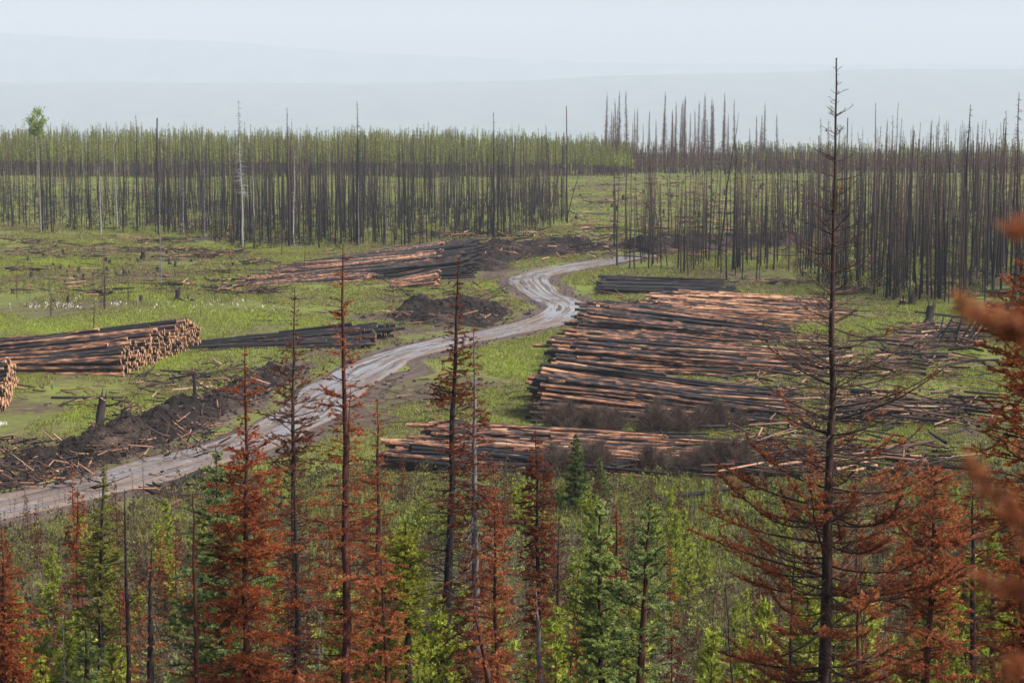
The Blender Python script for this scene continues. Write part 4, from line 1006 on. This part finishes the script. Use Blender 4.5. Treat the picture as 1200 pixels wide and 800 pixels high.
hero('dead_fir', 'thin brown pole with few red twigs in front of the blue green fir', (226, 575), (232, 800), 39,
     [(575, 1), (612, 24), (622, 5), (650, 10), (700, 36), (800, 52)], 'orange', 'bark_red', [(0, .7), (660, .35), (1000, .35)], dh=.42, bpw=3, e0=(10, 0), e1=(10, -5), tw=.1, l2=.35, r_base=.06)
hero('red_fir', 'dense rust red fir cut by the left edge', (2, 622), (3, 800), 46,
     [(622, 3), (660, 18), (700, 40), (750, 60), (800, 66)], 'red', 'bark_red', full(1.0), dh=.2, bpw=6, e0=(15, -20), e1=(0, -15), tw=.09, l2=.55)
hero('red_fir', 'broad orange red fir behind the big bare fir on the right', (1096, 548), (1087, 800), 38,
     [(548, 3), (565, 50), (620, 82), (680, 86), (740, 76), (800, 76)], 'orange', 'bark_red', [(0, .95), (1000, .85)], dh=.22, bpw=6, e0=(20, -5), e1=(25, 8), tw=.085, l2=.55, r_base=.09)
hero('young_pine', 'green young pine beyond the orange red fir near the right edge', (1163, 608), (1163, 800), 48,
     [(608, 5), (650, 24), (720, 38), (800, 40)], 'pine', 'bark', full(1.0), dh=.32, bpw=5, e0=(50, 25), e1=(70, 60), tw=.12, l2=.5, third=False, nl=.085, nw=.016, per_m=130)
hero('young_pine', 'low green young pine at the right edge beside the blurred twig', (1189, 650), (1190, 800), 44,
     [(650, 5), (700, 24), (800, 36)], 'pine', 'bark', full(1.0), dh=.32, bpw=5, e0=(50, 25), e1=(70, 60), tw=.12, l2=.5, third=False, nl=.085, nw=.016, per_m=130)
hero('red_fir', 'thin orange red fir between the tall red spire fir and the dark fir', (442, 468), (440, 800), 50,
     [(468, 1), (500, 14), (560, 28), (630, 38), (720, 34)], 'red', 'bark_red', [(0, .6), (540, .8), (1000, .85)], dh=.26, bpw=4, e0=(15, -8), e1=(5, -5), tw=.09, l2=.5)
hero('orange_fir', 'bright orange dead fir in front of the yellow green fir', (446, 650), (454, 800), 39,
     [(650, 2), (665, 18), (700, 42), (800, 52)], 'orange', 'bark_red', full(.85), dh=.26, bpw=5, e0=(20, -5), e1=(15, 0), tw=.085, l2=.5, r_base=.06)
hero('dead_fir', 'thin leaning red brown pole beside the tall red spire fir', (411, 452), (409, 800), 44,
     [(452, 1), (490, 8), (600, 14), (700, 30)], 'orange', 'bark_red', [(0, .3), (650, .8), (1000, .8)], dh=.4, bpw=3, e0=(20, 0), e1=(20, 0), tw=.1, l2=.4, r_base=.05)
hero('seedling_fir', 'bright lime green seedling tip at the bottom left', (48, 770), (48, 800), 37,
     [(770, 3), (785, 15), (800, 18)], 'yellow', 'bark', full(1.0), dh=.22, bpw=5, e0=(50, 30), e1=(50, 35), tw=.08, l2=.5, nl=.05, nw=.016)
hero('green_fir', 'low blue green fir at the bottom left below the olive fir', (100, 733), (101, 800), 42,
     [(733, 3), (760, 22), (800, 34)], 'bluegreen', 'bark', full(1.0), dh=.24, bpw=6, e0=(30, 0), e1=(25, 5), tw=.085, l2=.55)
hero('red_fir', 'dark crimson small fir behind the bright green fir', (722, 598), (722, 700), 56,
     [(598, 2), (630, 15), (660, 19), (700, 20)], 'deepred', 'bark_dark', full(1.0), dh=.22, bpw=5, e0=(25, 0), e1=(20, 0), tw=.1, l2=.55)
hero('orange_fir', 'low orange fir tangle at the bottom between the centre firs', (628, 690), (634, 800), 41,
     [(690, 2), (720, 24), (800, 40)], 'orange', 'bark_grey', full(.8), dh=.26, bpw=4, e0=(20, -5), e1=(10, -5), tw=.09, l2=.5)
hero('orange_fir', 'short orange fir at the bottom in front of the grey trunked fir', (556, 715), (572, 800), 38,
     [(715, 2), (740, 20), (800, 38)], 'orange', 'bark_red', full(.85), dh=.24, bpw=4, e0=(25, 0), e1=(15, 0), tw=.09, l2=.5)
hero('dead_fir', 'thin red pole between the big bare fir and the broad orange fir', (1003, 560), (1003, 800), 42,
     [(560, 1), (650, 10), (700, 22), (760, 40), (800, 42)], 'orange', 'bark_red', [(0, .4), (690, .7), (1000, .8)], dh=.4, bpw=4, e0=(15, -5), e1=(10, 0), tw=.1, l2=.45, r_base=.05)
hero('dead_fir', 'thin charred sapling just left of the big bare trunk', (932, 640), (925, 800), 36,
     [(640, 1), (720, 12), (780, 45), (800, 50)], 'orange', 'bark_dark', [(0, .1), (1000, .1)], dh=.5, bpw=3, e0=(15, 0), e1=(30, 10), tw=.12, l2=.4, r_base=.05)
hero('red_fir', 'rusty fir at the bottom left of the rust red fir with the bare leader', (178, 640), (180, 800), 44,
     [(640, 1), (680, 12), (740, 30), (800, 42)], 'orange', 'bark_dark', [(0, .5), (1000, .7)], dh=.3, bpw=4, e0=(15, -5), e1=(10, -5), tw=.09, l2=.45)
hero('dead_fir', 'bare dark twiggy fir low between the tall red spire fir and the rust red fir', (345, 560), (348, 800), 43,
     [(560, 1), (620, 24), (700, 40), (800, 48)], 'rust', 'bark_dark', [(0, .5), (1000, .6)], dh=.24, bpw=5, e0=(10, -10), e1=(5, -5), tw=.09, l2=.5)
hero('red_fir', 'small dull red fir half hidden right of the dark fir trunk', (655, 600), (655, 800), 58,
     [(600, 1), (640, 14), (700, 24), (800, 26)], 'rust', 'bark', [(0, .6), (1000, .6)], dh=.26, bpw=5, e0=(10, -10), e1=(5, -5), tw=.1, l2=.5)
hero('red_fir', 'rusty red fir right of the broad orange red fir behind the green pine', (1140, 560), (1142, 800), 46,
     [(560, 2), (600, 22), (700, 45), (800, 50)], 'rust', 'bark_dark', full(.8), dh=.24, bpw=5, e0=(15, -5), e1=(10, 0), tw=.09, l2=.55)

# the fir right beside the camera: its boughs reach in from the right
def near_fir():
    Y = 2.7; xb = 1.55; zb = float(zg(xb, Y)) - .05
    e = tag(empty('red_fir', (xb, Y, zb)), 'out of focus red fir boughs reaching in at the right edge', 'tree'); g = rs(99)
    tr, wd, fo = fir(901, 4.6, [(.4, .4), (2, .32), (3.4, .2), (4.6, .05)], dh=.45, bpw=3, ragged=.6, e0=(20, -5), e1=(15, 0), tw=.07, l2=.5, cover=[(0, 1), (9, 1)], nl=.022, nw=.005, per_m=160, r_base=.06)
    for tip, root, k, dense in (((1122, 356), (1290, 452), 8, .8), ((1132, 545), (1300, 735), 7, .8), ((1152, 682), (1300, 750), 5, .8), ((1184, 268), (1300, 282), 3, .6), ((1180, 782), (1300, 800), 4, .7)):
        A = at(tip[0], tip[1], Y) - np.array([xb, Y, zb]); B = at(root[0], root[1], Y + .05) - np.array([xb, Y, zb]); tk = np.array([0, 0, B[2] - .12])
        path = [tk] + [B + (A - B) * t + np.array([0, 0, .012 * math.sin(t * 3.1)]) for t in np.linspace(0, 1, 9)]
        P = np.array(path); tubes(wd, P[:-1], P[1:], np.linspace(.011, .004, 9), np.linspace(.010, .003, 9), 5, .5)
        N0, N1 = [], []
        for i in range(1, len(P) - 1):
            for q in range(11):
                t = g.rand(); s = P[i] + (P[i + 1] - P[i]) * t; D = nrm(P[i + 1] - P[i]); sd = nrm(np.cross(D, g.randn(3)))
                rem = (len(P) - 1 - i - t) / 8.; l = (.018 + .055 * rem * k / 9) * (.6 + .6 * g.rand())
                N0.append(s); N1.append(s + nrm(D * .8 + sd * .7) * l)
            N0.append(P[i]); N1.append(P[i + 1])
        tubes(wd, N0, N1, np.full(len(N0), .002), np.full(len(N0), .0012), 3, .5)
        needles(fo, N0, N1, g, 700 * dense, .017, .0028, g.rand(len(N0)))
    tr.build('trunk', M['bark_red'], e); wd.build('branches', M['bark_red'], e); fo.build('foliage', M['orange'], e)
near_fir()

# ------------------------------------------------------------------ undergrowth saplings: prototypes and copies
def proto(name, seed, H, prof, leaf, bark, cov_, **kw):
    kw.setdefault('ragged', 0 if leaf == 'pine' else .2)
    e = empty(name, (0, 0, -500)); tr, wd, fo = fir(seed, H, prof, cover=cov_, third=False, **kw)
    tr.V += []; t = MB()
    for src in (tr, wd):
        for (Fq, mi, sm) in src.F: t.F.append((Fq + t.n, 0, sm))
        t.V += src.V; t.var += src.var; t.n += src.n
    t.build('trunk', M[bark], e)
    if fo.n: fo.build('foliage', M[leaf], e)
    return e
allc = [(0, 1), (20, 1)]
PINE = [proto('young_pine', 800 + i, 2.4, [(.1, .8), (1.0, .68), (1.9, .4), (2.4, .08)], 'pine', 'bark', allc, dh=.26, bpw=5, e0=(45, 10), e1=(65, 50), tw=.15, l2=.5, nl=.10, nw=.022, per_m=95, r_base=.016) for i in range(4)]
REDS = [proto('red_sapling', 820 + i, 3.0, [(.3, .55), (1.5, .42), (2.5, .2), (3, .03)], ('rust', 'red', 'rust', 'orange')[i], 'bark_red', [(0, .75), (9, .9)], dh=.22, bpw=5, e0=(20, -10), e1=(10, -10), tw=.11, l2=.5, nl=.06, nw=.018, per_m=95, r_base=.016) for i in range(4)]
BARE = [proto('bare_sapling', 840 + i, 3.0, [(.3, .4), (1.5, .35), (3, .05)], None, ('bark', 'bark_dark', 'bark_red', 'bark_grey')[i], None, dh=.26, bpw=3, e0=(35, 15), e1=(50, 25), tw=.14, l2=.45, r_base=.014) for i in range(4)]
M['twig'] = barkmat('brown_twig_bark', [(.2, (.04, .027, .021)), (.5, (.085, .058, .044)), (.75, (.15, .105, .08))])
SHRUB = [proto('bare_shrub', 860 + i, 1.5, [(.05, 1.6), (.5, 1.4), (1.5, .3)], None, 'twig', None, dh=.09, bpw=8, e0=(55, 25), e1=(70, 40), tw=.09, l2=.6, r_base=.015, curl=.7) for i in range(3)]
rng = rs(61)
spots = []
def scatter(kind, n, px0, px1, py0, py1, hs, label, group, mind=.5):
    k = 0; tries = 0
    while k < n and tries < n * 30:
        tries += 1
        px = px0 + (px1 - px0) * rng.rand(); py = py0 + (py1 - py0) * rng.rand()
        p = gnd(px, py)
        if road_dist([p[0]], [p[1]])[0] < 4.2 or not deck_clear(np.array([p[0]]), np.array([p[1]]), .3)[0]: continue
        if any((p[0] - q[0]) ** 2 + (p[1] - q[1]) ** 2 < mind ** 2 for q in spots): continue
        spots.append(p); put(kind, p, hs[0] + (hs[1] - hs[0]) * rng.rand(), label, group); k += 1
USED = set()
def put(kind, p, s, label, group):
    i = rng.randint(len(kind)); src = kind[i]
    c = src if src.name not in USED else copy_tree(src)
    USED.add(src.name)
    c.location = (p[0], p[1], p[2] - .05); c.rotation_euler = (rng.randn() * .04, rng.randn() * .04, rng.rand() * 6.28); c.scale = (s, s, s * (.9 + .3 * rng.rand()))
    tag(c, label, 'shrub' if kind is SHRUB else 'tree', group)
LP, LR, LB = 'bushy bright green young pine in the undergrowth below the log decks', 'small rust red dead sapling in the undergrowth below the log decks', 'bare twiggy brown sapling in the undergrowth below the log decks'
GP, GR, GB = 'young pines in the undergrowth', 'red saplings in the undergrowth', 'bare saplings in the undergrowth'
scatter(PINE, 26, -40, 330, 640, 765, (.5, 1.2), LP, GP); scatter(PINE, 62, 480, 1240, 610, 765, (.45, 1.1), LP, GP); scatter(PINE, 16, 480, 1100, 575, 620, (.3, .55), LP, GP)
scatter(REDS, 36, -40, 420, 620, 765, (.6, 1.15), LR, GR); scatter(REDS, 66, 420, 1240, 585, 765, (.5, 1.1), LR, GR)
scatter(BARE, 60, -40, 500, 610, 765, (.5, 1.0), LB, GB); scatter(BARE, 150, 480, 1240, 560, 765, (.35, 1.0), LB, GB)
def scatter_slope(kind, n, px0, px1, Y0, Y1, top0, top1, H0, label, group):
    for _ in range(n):
        Y = Y0 + (Y1 - Y0) * rng.rand(); px = px0 + (px1 - px0) * rng.rand(); t = at(px, top0 + (top1 - top0) * rng.rand(), Y)
        zb = float(zg(t[0], Y)); H = t[2] - zb
        if H < .8: continue
        put(kind, (t[0], Y, zb), H / H0, label, group)
SL = ' on the near slope at the bottom of the picture'
scatter_slope(PINE, 44, -30, 1230, 48, 66, 690, 785, 2.4, 'bushy bright green young pine' + SL, 'young pines on the near slope')
scatter_slope(REDS, 18, -30, 1230, 46, 66, 680, 780, 3., 'rust red dead sapling' + SL, 'red saplings on the near slope')
scatter_slope(BARE, 50, -30, 1230, 45, 68, 640, 780, 3., 'bare twiggy sapling' + SL, 'bare saplings on the near slope')
scatter_slope(PINE, 22, 380, 760, 44, 62, 690, 780, 2.4, 'bushy bright green young pine' + SL, 'young pines on the near slope')
scatter_slope(PINE, 22, 820, 1200, 44, 60, 670, 780, 2.4, 'bushy bright green young pine' + SL, 'young pines on the near slope')
for k in range(34):
    p = gnd(630 + 250 * rng.rand(), 548 + 12 * rng.rand())
    put(SHRUB, (p[0], p[1], p[2]), .6 + .6 * rng.rand(), 'bare brown twiggy shrub growing along the low front deck', 'bare shrubs along the front deck')
for k in range(34):
    p = gnd(640 + 230 * rng.rand(), 500 + 10 * rng.rand())
    put(SHRUB, (p[0], p[1], p[2]), .6 + .6 * rng.rand(), 'bare brown twiggy shrub growing between the front deck and the big row', 'bare shrubs behind the front deck')

# ------------------------------------------------------------------ haze, sky, sun
hm, nt, N, L = newmat('haze_air')
pv = N.new('ShaderNodeVolumePrincipled'); pv.inputs['Color'].default_value = (.76, .82, .90, 1); pv.inputs['Density'].default_value = .000135; pv.inputs['Anisotropy'].default_value = .0
o_ = N.new('ShaderNodeOutputMaterial'); L.new(pv.outputs[0], o_.inputs['Volume'])
x0, x1, y0, y1, z0, z1 = -8200, 8200, -120, 15000, -190, 640
mb = MB(); mb.add([(x0, y0, z0), (x1, y0, z0), (x1, y1, z0), (x0, y1, z0), (x0, y0, z1), (x1, y0, z1), (x1, y1, z1), (x0, y1, z1)],
                  [(3, 2, 1, 0), (4, 5, 6, 7), (0, 1, 5, 4), (1, 2, 6, 5), (2, 3, 7, 6), (3, 0, 4, 7)])
tag(mb.build('haze', hm), kind='stuff')
SUN_E, SUN_A = 47, 112    # azimuth clockwise from +Y (view direction): behind the camera on the right
w = bpy.data.worlds.new('World'); scn.world = w; w.use_nodes = True; nt = w.node_tree; nt.nodes.clear()
sky = nt.nodes.new('ShaderNodeTexSky'); sky.sky_type = 'NISHITA'; sky.sun_disc = False; sky.sun_elevation = R(SUN_E); sky.sun_rotation = R(SUN_A)
sky.dust_density = 3.0; sky.air_density = 1.0; sky.ozone_density = 1.5
hs = nt.nodes.new('ShaderNodeHueSaturation'); hs.inputs['Saturation'].default_value = .85
bg = nt.nodes.new('ShaderNodeBackground'); bg.inputs['Strength'].default_value = .05
SKY_K = .80; ow = nt.nodes.new('ShaderNodeOutputWorld')
nt.links.new(sky.outputs[0], hs.inputs['Color']); tc = nt.nodes.new('ShaderNodeTexCoord'); mp = nt.nodes.new('ShaderNodeMapping'); mp.inputs['Scale'].default_value = (3, 3, 16); nt.links.new(tc.outputs['Generated'], mp.inputs[0])
cn = noise(nt, mp.outputs[0], 1.3, 5, .55); cr = ramp(nt, [(.3, (.80 * SKY_K, .83 * SKY_K, .90 * SKY_K)), (.7, (1.06 * SKY_K, 1.06 * SKY_K, 1.08 * SKY_K))], cn)
mm = nt.nodes.new('ShaderNodeMix'); mm.data_type = 'RGBA'; mm.blend_type = 'MULTIPLY'; mm.inputs[0].default_value = 1; nt.links.new(hs.outputs[0], mm.inputs[6]); nt.links.new(cr, mm.inputs[7]); nt.links.new(mm.outputs[2], bg.inputs[0]); nt.links.new(bg.outputs[0], ow.inputs[0])
sd = bpy.data.lights.new('sun', 'SUN'); sd.energy = 1.5; sd.angle = R(10); sd.color = (1, .96, .9)
so = bpy.data.objects.new('sun', sd); COL.objects.link(so)
a = R(SUN_A); e = R(SUN_E); dv = Vector((math.sin(a) * math.cos(e), math.cos(a) * math.cos(e), math.sin(e)))
so.rotation_euler = dv.to_track_quat('Z', 'Y').to_euler(); so.location = (0, -50, 200)

vs = scn.view_settings; vs.view_transform = 'Standard'; vs.look = 'None'; vs.gamma = 1; vs.use_curve_mapping = False; vs.exposure = 2.3
cy = scn.cycles; cy.use_denoising = True
try: cy.denoiser = 'OPENIMAGEDENOISE'
except Exception: pass
cy.max_bounces = 5; cy.diffuse_bounces = 3; cy.glossy_bounces = 2; cy.transmission_bounces = 2; cy.volume_bounces = 1; cy.transparent_max_bounces = 4
cy.use_adaptive_sampling = False
print('objects', len(bpy.data.objects), 'verts', sum(len(m_.vertices) for m_ in bpy.data.meshes))
